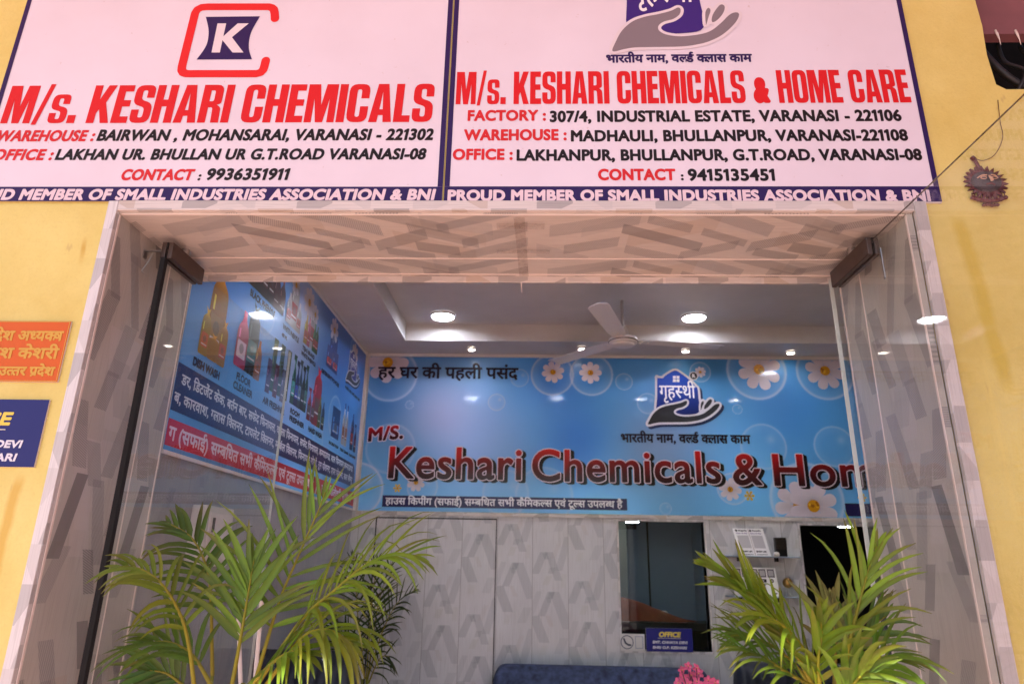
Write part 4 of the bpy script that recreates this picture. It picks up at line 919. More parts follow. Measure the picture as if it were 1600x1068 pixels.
for i, c in enumerate(((160, 40, 60), (170, 46, 70))): bottle(1.97 + .07 * i, 2.17, .065, .19, c, 'spray', (90, 90, 90), 4)
for i, c in enumerate(((110, 120, 40), (30, 60, 120))): bottle(2.17 + .07 * i, 2.165, .06, .19 - .02 * i, c, 'bottle', (80, 110, 80), 4)
pr.build('product_print', M['gloss'], lb); pr = Print(lmap)
for i, c in enumerate(((54, 30, 30), (30, 26, 30), (40, 34, 34), (26, 24, 28), (96, 60, 66), (90, 50, 60))): bottle(1.0 + .075 * i, 2.60, .085, (.27, .3, .33, .32, .2, .18)[i], c, 'bottle', (70, 30, 34), 1 + 3 * (i % 2))
pr.build('product_print', M['gloss'], lb); pr = Print(lmap)
bottle(1.56, 2.59, .12, .30, (206, 200, 206), 'tied', (150, 40, 40)); bottle(1.485, 2.59, .075, .17, (204, 198, 204), 'bottle', (156, 44, 40), 4); bottle(1.64, 2.59, .075, .17, (204, 198, 204), 'bottle', (156, 44, 40), 4)
pr.build('product_print', M['gloss'], lb); pr = Print(lmap)
bottle(1.87, 2.575, .11, .28, (206, 200, 206), 'tied', (150, 40, 40))
for i, c in enumerate(((196, 160, 40), (206, 90, 130), (40, 120, 70), (50, 100, 60))): bottle((1.775, 1.825, 1.93, 1.975)[i], 2.57, .06, .17, c, 'bottle', (150, 50, 40), 4)
pr.build('product_print', M['gloss'], lb); pr = Print(lmap)
bottle(2.32, 2.575, .16, .22, (40, 72, 170), 'box', (120, 130, 190)); bottle(2.25, 2.565, .12, .14, (60, 96, 190), 'box', (190, 60, 70), 4); bottle(2.38, 2.565, .12, .14, (60, 96, 190), 'box', (190, 60, 70), 4)
pr.build('product_print', M['gloss'], lb); pr = Print(lmap)
bottle(2.53, 2.165, .18, .2, (34, 90, 190), 'box', (60, 130, 210)); 
pr.build('product_print', M['gloss'], lb); pr = Print(lmap)
for u_ in (2.72, 2.79): bottle(u_, 2.155, .065, .27, (206, 204, 212), 'bottle', (150, 90, 70)); pr.add([rect(u_ - .012, u_ + .012, 2.40, 2.44)], (40, 70, 160), 4)
pr.build('product_print', M['gloss'], lb); pr = Print(lmap)
bottle(2.95, 2.155, .075, .26, (36, 70, 160), 'bottle', (190, 60, 60)); bottle(3.04, 2.155, .06, .2, (40, 60, 140), 'spray', (120, 60, 120), 4)
pr.build('product_print', M['gloss'], lb); pr = Print(lmap)
for u_, v_, r_ in ((1.545, 2.83, .06), (1.78, 2.82, .09), (1.90, 2.79, .06), (2.3, 2.83, .085), (2.83, 2.82, .09)):
    pr = Print(lmap); flower(pr, u_, v_, r_, 1, clip=(V0 + .002, V1 - .002)); pr.build('flower_print', M['gloss'], lb)
pr = Print(lmap)
logo(pr, lambda p: np.stack([2.66 + (np.asarray(p, float)[:, 0] - 310) * .00044, 2.60 + (745 - np.asarray(p, float)[:, 1]) * .0004], 1), (44, 48, 140), (40, 42, 48), (206, 204, 214), (30, 44, 90), lay=5, k=.6)
pr.build('emblem', M['gloss'], lb)
MB().box((XLW - .006, U0, 1.752), (XLW + .006, U1, 1.765), .002).build('edge_bead', M['white'], lb)
# meter box on the left wall
q0, q1 = P(305, 792, 0, LW), P(347, 795, 0, LW); zb_ = P(293, 884, 0, LW)[2]
mx = thing('distribution_box', 'white electrical distribution box on the left wall seen through the door glass', 'electrical box', (LW, .93, zb_))
MB().box((LW, .80, zb_), (LW + .06, 1.05, 1.60), .006).build('case', M['metalbox'], mx); MB().box((LW + .061, .825, zb_ + .02), (LW + .066, 1.025, 1.575), .003).build('lid', M['white'], mx); MB().box((LW + .0665, .85, 1.50), (LW + .07, .866, 1.555)).build('switch_slot', M['rubber'], mx)
# ------------------------------------------------------------------ window, office and dark doorway in the back wall
wn = thing('office_window', 'large smoked glass office window in the back wall with a white frame', 'window', (.915, BW, WZ0))
MB().prism([rect(W0 - .012, W1 + .012, WZ0 - .014, WZ1 + .012), rect(W0, W1, WZ0, WZ1)], lambda u, v, d: (u, d, v), BW - .012, BW + .085).build('frame', M['trim_v'], wn)
MB().box((W0 + .0005, BW + .05, WZ0 + .0005), (W1 - .0005, BW + .056, WZ1 - .0005)).build('glass_pane', M['glassy'], wn)
of = thing('office_partition', 'dim grey office room seen through the smoked window', 'room', (.9, 4.6, FLOOR))
MB().box((-.3, 4.5, FLOOR), (1.86, 4.56, 2.6)).build('rear_panel', M['grey_door'], of); MB().box((1.42, BW + .095, FLOOR), (1.56, 4.497, 2.6)).build('side_panel', M['grey_door'], of); MB().box((-.36, BW + .095, FLOOR), (-.31, 4.497, 2.6)).build('side_panel', M['dark'], of); MB().box((-.3, BW + .095, 2.605), (1.56, 4.5, 2.65)).build('lid_panel', M['dark'], of)
MB().box((1.02, 4.492, FLOOR), (1.035, 4.4985, 2.3)).build('door_seam', M['rubber'], of); MB().box((.55, 4.485, 1.72), (.93, 4.4985, 1.98)).build('notice_board', M['dark_brown'], of)
ct = thing('office_counter', 'black counter top just inside the smoked window', 'counter', (.9, 3.7, FLOOR)); MB().box((.0, 3.34, .98), (1.415, 3.62, 1.03), .004).build('top', M['black'], ct); MB().box((.05, 3.58, FLOOR), (1.41, 3.61, .979)).build('front_board', M['black'], ct)
cb = MB(); rc = random.Random(4); nu_, nv_ = 18, 10; vv = []; ff = []
for j in range(nv_):
    for i in range(nu_): s_, t_ = i / (nu_ - 1), j / (nv_ - 1); h = max(0, math.sin(math.pi * min(1, (1 - s_) * .62))) * (.15 * (1 - s_) ** .7 + .02); vv.append((.56 + .62 * s_, 3.37 + .2 * t_, 1.031 + h * math.sin(math.pi * t_) ** .6 + .006 * rc.random()))
for j in range(nv_ - 1):
    for i in range(nu_ - 1): a = j * nu_ + i; ff.append((a, a + 1, a + nu_ + 1, a + nu_))
cb.add(vv, ff); tag(cb.build('cloth_heap', M['cloth'], smooth=True), 'orange cloth heaped on the black counter inside the window', 'cloth')
wc = thing('security_camera', 'small white dome camera standing inside the office window', 'camera', (1.06, 3.5, 1.03)); c_ = P(1038, 960, 1, 3.5)
MB().lathe([(.03, 0), (.03, .01), (.012, .02), (.012, c_[2] - 1.03 - .02)], (c_[0], 3.5, 1.0305), 20).build('stand', M['white'], wc, smooth=30); MB().lathe([(.001, -.03), (.02, -.026), (.03, -.008), (.03, .01), (.02, .027), (.001, .031)], (c_[0], 3.5, c_[2]), 24).build('head', M['white'], wc, smooth=True); MB().lathe([(.016, -.033), (.012, -.036), (.0001, -.037)], (c_[0], 3.5, c_[2] - .0), 16, 'Y').build('lens', M['black'], wc, smooth=True)
def tube_lamp(x, y, z, label): t = thing('ceiling_tube', label, 'lamp', (x, y, z), 'lit lamps in the dark back rooms'); MB().box((x - .05, y - .03, z), (x + .05, y + .03, z + .02), .003).build('lamp_body', M['white'], t); MB().box((x - .045, y - .027, z - .004), (x + .045, y + .027, z - .0005)).build('diffuser', M['tube'], t); return t
p = P(988, 815, 1, 3.62); tube_lamp(p[0], 3.62, p[2], 'lit lamp at the top left inside the smoked window'); pa = MB().tube([(p[0], 3.62, p[2] + .02), (p[0], 3.62, 2.605)], .006, 6).build('hanger', M['steel'], SC.objects['ceiling_tube'])
# office name board leaning in the window and the white card left of it
YO = 3.176
def PO(px, py): q = P(px, py, 1, YO); return q[0], q[2]
(ax, az), (bx, bz) = PO(1009, 980), PO(1083, 1014)
t = thing('name_board', 'small dark blue office name board standing on the window sill', 'sign', ((ax + bx) / 2, YO, WZ0))
grid_panel('face', ax, bx, WZ0 - .002, az, 8, 6, lambda u, v, d: (u, YO + 0 * u, v), lambda U, V: np.stack([34 + 0 * U, 36 + 0 * U, 120 + 0 * U], -1), M['plaque_ink'], t); MB().box((ax, YO + .001, WZ0 - .002), (bx, YO + .008, az)).build('backing', M['white'], t)
pr = Print(lambda u, v, d: (u, YO - d, v)); office_print(pr, ax, bx, WZ0 - .002, az, .8); pr.build('lettering', M['plaque_ink'], t)
(cx0, cz0), (cx1, cz1) = PO(969, 989), PO(1008, 1014)
t = thing('helpline_card', 'white card with a round telephone dial emblem left of the blue name board', 'card', ((cx0 + cx1) / 2, YO, WZ0)); MB().box((cx0, YO, WZ0 - .002), (cx1 - .001, YO + .006, cz0)).build('card', M['metalbox'], t)
pr = Print(lambda u, v, d: (u, YO - d, v)); ux, uz = cx0 + .045, (WZ0 + cz0) / 2; pr.add([circle(ux, uz, .044), circle(ux, uz, .038)], (90, 96, 110)); pr.add(contours(field([('s', np.array([(ux - .02, uz + .02), (ux - .012, uz - .004), (ux + .006, uz - .016), (ux + .022, uz - .018)]), .006)], .002, .01), 0), (60, 66, 80)); pr.add([rect(cx0 + .10, cx1 - .012, WZ0 + .014, cz0 - .014), rect(cx0 + .104, cx1 - .016, WZ0 + .018, cz0 - .018)], (140, 150, 170)); pr.build('print', M['plaque_ink'], t)
tag(MB().lathe([(.016, 0), (.018, .02), (.015, .05), (.017, .052), (.0001, .053)], (cx1 - .02, 3.222, WZ0), 16).build('paper_cup', M['white'], smooth=30), 'small white cup behind the white card on the window sill', 'cup')
# dark side room beyond the right doorway
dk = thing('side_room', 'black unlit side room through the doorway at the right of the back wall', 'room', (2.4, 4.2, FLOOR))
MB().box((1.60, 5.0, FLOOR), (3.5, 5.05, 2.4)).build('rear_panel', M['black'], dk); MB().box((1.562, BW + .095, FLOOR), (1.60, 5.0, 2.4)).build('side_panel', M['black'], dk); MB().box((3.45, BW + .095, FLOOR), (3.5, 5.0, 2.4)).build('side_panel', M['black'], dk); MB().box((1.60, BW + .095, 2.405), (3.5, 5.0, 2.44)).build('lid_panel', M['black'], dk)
MB().prism([[(D0 - .012, FLOOR), (D0, FLOOR), (D0, DZ), (D1, DZ), (D1, FLOOR), (D1 + .012, FLOOR), (D1 + .012, DZ + .012), (D0 - .012, DZ + .012)]], lambda u, v, d: (u, d, v), BW - .012, BW + .092).build('door_frame', M['trim_v'], dk)
p = P(1321, 822, 1, 3.55); t = tube_lamp(p[0], 3.55, p[2], 'lit lamp at the top of the dark doorway on the right'); MB().tube([(p[0], 3.55, p[2] + .02), (p[0], 3.55, 2.405)], .006, 6).build('hanger', M['steel'], t)
sd = thing('side_table', 'dark table with white cups inside the right doorway', 'table', (2.35, 3.7, FLOOR)); zt_ = P(1380, 1012, 1, 3.6)[2]; MB().box((2.05, 3.45, zt_ - .03), (2.9, 3.95, zt_), .004).build('top', M['black'], sd)
for x, y in ((2.09, 3.49), (2.86, 3.49), (2.09, 3.91), (2.86, 3.91)): MB().box((x - .02, y - .02, FLOOR), (x + .02, y + .02, zt_ - .031)).build('leg', M['black'], sd)
for i, (px, lb_) in enumerate(((1362, 'white cup nearest the door edge on the dark table'), (1376, 'white cup second from the left on the dark table'), (1390, 'white cup third from the left on the dark table'), (1402, 'white cup furthest right on the dark table'))):
    p = P(px, 1008, 1, 3.58 + .05 * (i % 2)); tag(MB().lathe([(.018, 0), (.026, .05), (.024, .05), (.016, .004), (.0001, .004)], (p[0], 3.58 + .05 * (i % 2), zt_ + .0005), 18).build('cup', M['white'], smooth=30), lb_, 'cup', 'cups on the dark table')
# shelves with cards, sound box and globe trophy
def shelf(z, x0, x1, label): t = thing('wall_shelf', label, 'shelf', ((x0 + x1) / 2, BW, z), 'shelves on the back wall'); MB().box((x0, BW - .10, z - .008), (x1, BW - .001, z), .002).build('board', M['grey_door'], t); [MB().box((x, BW - .06, z - .035), (x + .01, BW - .001, z - .0085)).build('bracket', M['rubber'], t) for x in (x0 + .09, x1 - .15)]; return t
s1z = P(1180, 868, 1, BW - .1)[2]; s2z = P(1180, 931, 1, BW - .1)[2]
shelf(s1z, 1.345, 1.845, 'upper grey shelf carrying the double white card'); shelf(s2z, 1.335, 1.83, 'lower grey shelf carrying the wide white card')
def card(label, name, x0, x1, zb, zt, y0, lean, draw, shear):
    t = thing(name, label, 'display card', ((x0 + x1) / 2, y0, zb)); mp = lambda u, v, d: (u - (v - zb) * shear, y0 + (v - zb) * lean - d, v)
    MB().prism([rect(x0, x1, zb, zt)], mp, 0, -.004).build('card', M['card_white'], t); pr = Print(mp); draw(pr, lambda a: x0 + a * (x1 - x0), lambda b: zb + b * (zt - zb)); pr.build('print', M['plaque_ink'], t); return t
gy = (70, 68, 78)
def pay(pr, U, V):
    pr.add([rect(U(.492), U(.508), V(.02), V(.98))], (170, 150, 150))
    for a, b in (((.10), 'Google Pay'), (.56, 'PhonePe')):
        pr.add([circle(U(a), V(.92), .008, 10)], (40, 40, 50)); pr.text(b, U(a + .06), U(a + .35), V(.895), V(.945), gy, .0012); pr.text('Scan & Pay', U(a - .02), U(a + .34), V(.80), V(.84), (150, 130, 170), .0008); pr.add([rect(U(a - .02), U(a + .35), V(.28), V(.74))], (196, 192, 196)); pr.text('BHIM UPI', U(a), U(a + .33), V(.13), V(.19), gy, .0012); pr.text('Accepted here', U(a), U(a + .34), V(.04), V(.08), (130, 126, 140), .0008)
p0, p1 = P(1156, 868, 1, BW - .06), P(1204, 868, 1, BW - .06); zt = P(1175, 825, 1, BW - .05)[2]
card('double white payment card on the upper shelf', 'payment_card', p0[0], p1[0], s1z + .001, zt, BW - .075, .2, pay, .16)
def links(pr, U, V):
    for i in range(5):
        a = .04 + .19 * i; pr.add([rect(U(a), U(a + .16), V(.66), V(.95))], (84, 78, 92)); pr.add([rect(U(a + .02), U(a + .14), V(.70), V(.91))], (176, 172, 178), 2)
        if i == 3: pr.add([rpoly([(U(a + .01), V(.48), .004), (U(a + .01), V(.60), .004), (U(a + .15), V(.60), .004), (U(a + .15), V(.48), .004)])], (40, 36, 42)); pr.add([np.array([(U(a + .06), V(.505)), (U(a + .06), V(.575)), (U(a + .105), V(.54))])], (200, 198, 200), 2)
        else: pr.add([circle(U(a + .08), V(.54), .013, 16)], (52, 48, 56)); pr.add([circle(U(a + .08), V(.54), .006, 10)], (190, 188, 192), 2)
    pr.text('FOLLOW US ONLINE', U(.34), U(.72), V(.36), V(.42), (40, 60, 150), .0012); pr.text('AND CONNECT', U(.40), U(.68), V(.26), V(.32), (40, 60, 150), .0012)
    for a in (.45, .55, .65): pr.add([circle(U(a), V(.1), .005, 8)], gy)
    pr.add([rect(U(.86), U(.95), V(.08), V(.12))], gy)
p0, p1 = P(1143, 930, 1, BW - .06), P(1214, 930, 1, BW - .06); zt = P(1178, 886, 1, BW - .05)[2]
card('wide white card with five grey squares on the lower shelf', 'link_card', p0[0] + .02, p1[0] + .015, s2z + .001, zt, BW - .075, .15, links, .03)
sp0, sp1 = P(1210, 839, 1, BW - .05), P(1229, 858, 1, BW - .05)
t = thing('sound_box', 'small black square speaker with a grid grille beside the payment card', 'speaker', (sp0[0], BW - .05, s1z)); MB().box((sp0[0], BW - .06, s1z + .0005), (sp1[0], BW - .02, sp0[2]), .004).build('case', M['black'], t); g = MB()
for i in range(7): a = sp0[0] + .008 + (sp1[0] - sp0[0] - .016) * i / 6; g.box((a - .001, BW - .0625, sp1[2] + .004), (a + .001, BW - .0605, sp0[2] - .006)); b = sp1[2] + .004 + (sp0[2] - sp1[2] - .01) * i / 6; g.box((sp0[0] + .006, BW - .0632, b - .001), (sp1[0] - .006, BW - .0627, b + .001))
g.build('grille', M['fitting'], t)
pg = P(1214, 862, 1, BW - .09); tag(MB().lathe([(.001, 0), (.016, 0), (.02, .012), (.016, .026), (.001, .03)], (pg[0], BW - .08, s1z + .0005), 16).build('trinket', M['white'], smooth=True), 'tiny white trinket in front of the black speaker', 'trinket')
gp = P(1231, 912, 1, BW - .06); t = thing('globe_trophy', 'small gilt globe trophy on a steel foot on the lower shelf', 'trophy', (gp[0], BW - .06, s2z))
MB().lathe([(.001, 0), (.022, 0), (.02, .006), (.01, .012), (.006, .03), (.006, gp[2] - s2z - .026)], (gp[0], BW - .06, s2z + .0005), 20).build('foot', M['steel'], t, smooth=30); MB().lathe([(.034 * math.sin(a) + 1e-4, -.034 * math.cos(a)) for a in np.linspace(0, math.pi, 14)], (gp[0], BW - .06, gp[2] + .008), 24).build('globe', M['brass'], t, smooth=True)
MB().tube([(gp[0] + .042 * math.cos(a), BW - .06, gp[2] + .008 + .042 * math.sin(a)) for a in np.linspace(-2.2, 1.4, 18)], .002, 6).build('ring', M['steel'], t, smooth=True)
tag(MB().box((gp[0] - .052, BW - .05, s2z + .0005), (gp[0] - .042, BW - .04, s2z + .04), .002).build('lighter', M['black']), 'small black stick standing between the wide card and the globe', 'gadget')
# sofa, armchairs and flowers
def rows(name, m, parent, prof, x0, x1, n=26, tuft=0.0):
    """upholstered roll: profile (y, z) swept from x0 to x1 with rounded ends"""
    v = []; f = []; k = len(prof)
    for i in range(n):
        t = i / (n - 1); x = x0 + (x1 - x0) * t; e = min(1.0, math.sin(math.pi * min(max(t, .004), .996)) * 9); e = e ** .5 if e < 1 else 1; cy = sum(p[0] for p in prof) / k; zb_ = min(p[1] for p in prof)
        for j, (y, z) in enumerate(prof):
            d = tuft * math.sin(i * 1.9 + j * 2.3) * .5; v.append((x, cy + (y - cy) * (.7 + .3 * e) - d, zb_ + (z - zb_) * (.8 + .2 * e) + d * .3))
    for i in range(n - 1):
        for j in range(k): f.append((i * k + j, i * k + (j + 1) % k, (i + 1) * k + (j + 1) % k, (i + 1) * k + j))
    f += [tuple(range(k))[::-1], tuple(range((n - 1) * k, n * k))]
    o = MB().add(v, f).build(name, m, parent, smooth=True); s_ = o.modifiers.new('round', 'SUBSURF'); s_.levels = s_.render_levels = 2; return o
def sofa(label, x0, x1, yb, top, mm, name='sofa', arms=True, cat='sofa'):
    t = thing(name, label, cat, ((x0 + x1) / 2, yb - .4, FLOOR)); rows('backrest', mm, t, [(yb - .02, FLOOR + .2), (yb - .01, top - .12), (yb - .05, top - .02), (yb - .12, top), (yb - .2, top - .05), (yb - .24, top - .2), (yb - .3, FLOOR + .45)], x0 + .02, x1 - .02, 40, .014)
    rows('seat', mm, t, [(yb - .3, FLOOR + .15), (yb - .3, FLOOR + .44), (yb - .85, FLOOR + .44), (yb - .9, FLOOR + .38), (yb - .88, FLOOR + .15)], x0 + .12, x1 - .12, 16, .004)
    if arms:
        for s_, xa in ((1, x0), (-1, x1)): rows('armrest', mm, t, [(yb - .10, FLOOR + .1), (yb - .10, top - .16), (yb - .2, top - .11), (yb - .6, FLOOR + .62), (yb - .88, FLOOR + .6), (yb - .9, FLOOR + .1)], min(xa - s_ * .03, xa + s_ * .16), max(xa - s_ * .03, xa + s_ * .16), 10)
    for x in (x0 + .08, x1 - .08):
        for y in (yb - .12, yb - .8): MB().lathe([(.02, 0), (.028, .12)], (x, y, FLOOR), 12).build('leg', M['black'], t)
    return t
a_, b_ = P(762, 1040, 1, 2.9), P(1122, 1044, 1, 2.9); sofa('dark navy tufted sofa against the back wall under the window', a_[0], b_[0], 3.1, P(900, 1036, 1, 2.98)[2], M['fabric'])
a_ = P(1150, 1040, 1, 2.7); sofa('dark navy armchair right of the sofa behind the palm', a_[0], a_[0] + .75, 2.95, P(1165, 1030, 1, 2.83)[2], M['leather'], 'armchair', cat='armchair')
a_, b_ = P(432, 1030, 1, 1.7), P(563, 1030, 1, 1.7); sofa('dark navy leather armchair behind the left potted palm', a_[0] - .2, b_[0], 1.85, P(500, 1012, 1, 1.73)[2], M['leather'], 'armchair', arms=False, cat='armchair')
tb = thing('coffee_table', 'low dark table below the pink flowers', 'table', (.75, 2.05, FLOOR)); MB().box((.4, 1.8, .24), (1.05, 2.3, .27), .005).build('top', M['black'], tb)
for x in (.44, 1.01):
    for y in (1.84, 2.26): MB().box((x - .02, y - .02, FLOOR), (x + .02, y + .02, .239)).build('leg', M['black'], tb)
fx = P(1092, 1055, 1, 2.0)[0]; fl = thing('flower_vase', 'bunch of pink artificial blossoms in a vase in front of the sofa', 'flowers', (fx, 2.0, .2705)); MB().lathe([(.001, 0), (.05, 0), (.065, .08), (.05, .2), (.028, .27), (.034, .3), (.03, .3), (.024, .26)], (fx, 2.0, .2705), 24).build('vase', M['white'], fl, smooth=40)
stm = MB(); pet = MB(); eye = MB(); rf = random.Random(8)
for px, py in ((1065, 1046), (1075, 1040), (1088, 1043), (1068, 1058), (1080, 1054), (1092, 1052), (1060, 1066), (1075, 1067), (1089, 1064), (1107, 1062), (1118, 1066), (1100, 1070), (1112, 1074), (1083, 1076), (1066, 1078), (1096, 1080)):
    y = 2.0 + rf.uniform(-.04, .04); c = P(px, py, 1, y); stm.tube([(fx, 2.0, .5), ((fx + c[0]) / 2, 2.0, (c[2] + .6) / 2), c], .0025, 5); nrm = Vector((rf.uniform(-.6, .6), -1, rf.uniform(-.2, .7))).normalized(); u_ = nrm.orthogonal().normalized(); w_ = nrm.cross(u_); ph = rf.uniform(0, 6)
    for k in range(5):
        a = ph + k * 1.2566; d = u_ * math.cos(a) + w_ * math.sin(a); e = nrm.cross(d); C0 = Vector(c); L = rf.uniform(.02, .026)
        pts = [C0, C0 + d * L * .55 + e * L * .42 + nrm * .004, C0 + d * L * 1.05 + e * L * .2 - nrm * .002, C0 + d * L * 1.05 - e * L * .2 - nrm * .002, C0 + d * L * .55 - e * L * .42 + nrm * .004, C0 + d * L * .6 - nrm * .003]
        pet.add([q[:] for q in pts], [(0, 1, 5), (1, 2, 5), (2, 3, 5), (3, 4, 5), (4, 0, 5)])
    eye.lathe([(.0001, .004), (.004, .001), (.0001, -.003)], (c[0] + nrm.x * .005, c[1] + nrm.y * .005, c[2] + nrm.z * .005), 8)
stm.build('stems', M['cable'], fl); pet.build('blossoms', M['pink'], fl, smooth=True); eye.build('blossom_eyes', M['yellow_eye'], fl)
# ------------------------------------------------------------------ potted areca palms
def catmull(pts, n): p = np.array(pts, float); q = spline(p, 10, False) if len(p) > 2 else p; s = np.concatenate([[0], np.cumsum(np.linalg.norm(np.diff(q, axis=0), axis=1))]); t = np.linspace(0, s[-1], n); return np.stack([np.interp(t, s, q[:, i]) for i in range(3)], 1), s[-1]
def frond(parent, ctrl, n=16, L=.26, wid=.013, face=(0, -1, .25), a0=62, a1=22, droop=.5, start=.25, tint=(89, 129, 25), seed=0, stem=.0055, yl=.25, both=(1, 1), vee=.25, broad=0):
    """one frond: rachis through the control points (px, py, depth), paired leaflets with their own droop"""
    n = max(6, int(n * .85)); L *= 1.16; rq = random.Random(seed); pts = [P(a, b, 1, y) for a, b, y in ctrl]; C, ln = catmull(pts, 40); mb = MB(); g = lin(tint); ylw = lin((168, 146, 34))
    rad = np.linspace(stem, stem * .3, 40); mb.tube(C, rad, 6, c=tuple(.35 * g + .65 * ylw)); nf = np.array(face, float); nf /= np.linalg.norm(nf)
    for i in range(n):
        t = start + (1 - start) * (i + .5) / n; k = t * 39; j = int(min(k, 38)); p = C[j] + (C[j + 1] - C[j]) * (k - j); T = C[min(j + 2, 39)] - C[max(j - 1, 0)]; T /= np.linalg.norm(T)
        N = nf - T * (nf @ T); N /= np.linalg.norm(N); S = np.cross(T, N); prof = math.sin(math.pi * min(.97, .16 + .84 * (i + .5) / n)) ** .55 * (1 - .25 * t)
        for s in (-1, 1):
            if rq.random() > both[0 if s < 0 else 1]: continue
            an = R(a0 + (a1 - a0) * (i / max(1, n - 1)) + rq.uniform(-6, 6)); l = L * prof * rq.uniform(.86, 1.1); d = T * math.cos(an) + S * s * math.sin(an) + N * vee * rq.uniform(.5, 1.4); d /= np.linalg.norm(d)
            q = p + T * rq.uniform(-.004, .004); m_ = 7; w0 = wid * .56 * rq.uniform(.75, 1.2); col = g * rq.uniform(.55, 1.2) + (ylw - g) * (rq.random() ** 2 * yl * .7); br_ = rq.random() < .3; tip = col * (.25 if br_ else .75) + (.75 if br_ else .25) * lin((128, 100, 52)) * rq.uniform(.6, 1); vv = []; cc = []; fx_ = []; gdir = np.array([0, 0, -1.0]); dr = droop * rq.uniform(.5, 1.7); bend = rq.uniform(-.7, .9)
            for e in range(m_):
                u = e / (m_ - 1); side = np.cross(d, N); side /= np.linalg.norm(side) + 1e-9; nn = np.cross(side, d); w = w0 * min(1, .35 + u * 4) * (1 - u ** 2.6) ** .8 + .0004
                vv += [q - side * w, q + nn * w * .55 * (-1), q + side * w]; c_ = col + (tip - col) * u ** 3; cc += [tuple(c_ * .94), tuple(c_ * 1.08), tuple(c_ * .98)]
                d = d + S * s * bend * (1 - u) * .12 + gdir * dr * (.10 + .34 * u) * (l / .26); d /= np.linalg.norm(d); q = q + d * l / (m_ - 1)
            for e in range(m_ - 1): a = e * 3; fx_ += [(a, a + 1, a + 4, a + 3), (a + 1, a + 2, a + 5, a + 4)]
            mb.add(vv, fx_, cc)
    o = mb.build('frond', M['leaf'], parent, smooth=True, ink=True); return o
def palm(label, base, pot_r, floor, stems, fronds, group='potted palms'):
    x, y = base; t = thing('potted_palm', label, 'potted palm', (x, y, floor), group)
    MB().lathe([(.001, 0), (pot_r * .72, 0), (pot_r * .98, pot_r * 1.5), (pot_r * 1.08, pot_r * 1.5), (pot_r * 1.08, pot_r * 1.68), (pot_r * .96, pot_r * 1.68), (pot_r * .92, pot_r * 1.5)], (x, y, floor), 32).build('pot', M['pot'], t, smooth=40)
    MB().lathe([(.0001, pot_r * 1.5), (pot_r * .93, pot_r * 1.49)], (x, y, floor), 24).build('soil', M['soil'], t)
    st = MB()
    for px, py, yy, r in stems:
        q = P(px, py, 1, yy); b = np.array([x + (q[0] - x) * .2, y + (yy - y) * .2, floor + pot_r * 1.45]); st.tube(spline([b, b + (q - b) * .5 + np.array([0, 0, .02]), q], 6, False), [r * 1.15] * 6 + [r] * 7, 8, c=tuple(lin((128, 130, 40))))
    st.build('stems', M['leaf'], t, smooth=True, ink=True)
    for k in fronds: frond(t, **k)
    return t
F_ = lambda ctrl, **k: dict(ctrl=ctrl, **k)
YA = .02
palm('tall yellow-green potted palm with spreading fronds in the left half of the doorway', (-.74, .08), .17, FLOOR, [(400, 1062, YA, .008), (366, 1068, .0, .006), (303, 1070, -.03, .006), (332, 1050, .12, .005), (415, 1070, -.04, .007), (440, 1072, .1, .006), (380, 1066, .1, .006)], [
 F_([(398, 1066, YA), (436, 940, YA), (462, 878, .03), (482, 832, .05), (499, 794, .06), (508, 768, .07)], n=15, L=.285, a0=64, a1=14, droop=.22, start=.24, seed=1, wid=.0105, tint=(96, 132, 27), yl=.3, vee=.1),
 F_([(404, 1066, -.02), (470, 969, -.05), (522, 922, -.06), (574, 880, -.06), (616, 864, -.06), (654, 868, -.05)], n=22, L=.24, a0=50, a1=26, droop=1.0, start=.36, seed=2, face=(-.3, -.6, .8), tint=(112, 143, 25), yl=.45, wid=.0095),
 F_([(416, 1069, -.06), (462, 1006, -.1), (490, 985, -.12), (520, 985, -.13), (552, 1006, -.13)], n=14, L=.21, a0=52, a1=20, droop=1.5, start=.3, seed=3, face=(-.2, -.5, .9), tint=(117, 141, 25), yl=.5),
 F_([(303, 1070, -.05), (297, 1018, -.06), (284, 965, -.08), (258, 918, -.1), (230, 893, -.1), (200, 884, -.1), (180, 888, -.1)], n=16, L=.165, a0=52, a1=18, droop=1.5, start=.32, seed=4, face=(.3, -.6, .8), tint=(96, 120, 29), yl=.35, wid=.010),
 F_([(363, 1067, -.02), (378, 985, -.03), (389, 920, -.02), (397, 874, .0)], n=13, L=.235, a0=46, a1=8, droop=.35, start=.30, seed=5, wid=.0155, tint=(94, 130, 26), yl=.15, face=(.1, -1, .2), vee=.1),
 F_([(332, 1055, .12), (329, 930, .12), (321, 880, .12), (298, 838, .12), (262, 816, .12)], n=16, L=.17, a0=58, a1=24, droop=1.0, start=.35, seed=6, tint=(59, 97, 27), yl=.1, face=(.3, -.7, .7)),
 F_([(330, 1070, -.02), (300, 1022, -.02), (262, 1002, -.04), (222, 1006, -.05)], n=12, L=.2, a0=48, a1=18, droop=1.0, start=.25, seed=9, tint=(67, 106, 27), yl=.1, face=(.2, -.5, .9)),
 F_([(390, 1072, -.06), (420, 1040, -.1), (452, 1018, -.12), (482, 1020, -.13)], n=12, L=.19, a0=55, a1=20, droop=1.1, start=.2, seed=10, tint=(100, 136, 27), yl=.3, face=(-.2, -.5, .9)),
 F_([(300, 1082, .06), (262, 1052, .06), (224, 1046, .05)], n=10, L=.17, a0=50, a1=20, droop=.7, start=.2, seed=13, tint=(62, 102, 29), yl=.1),
])
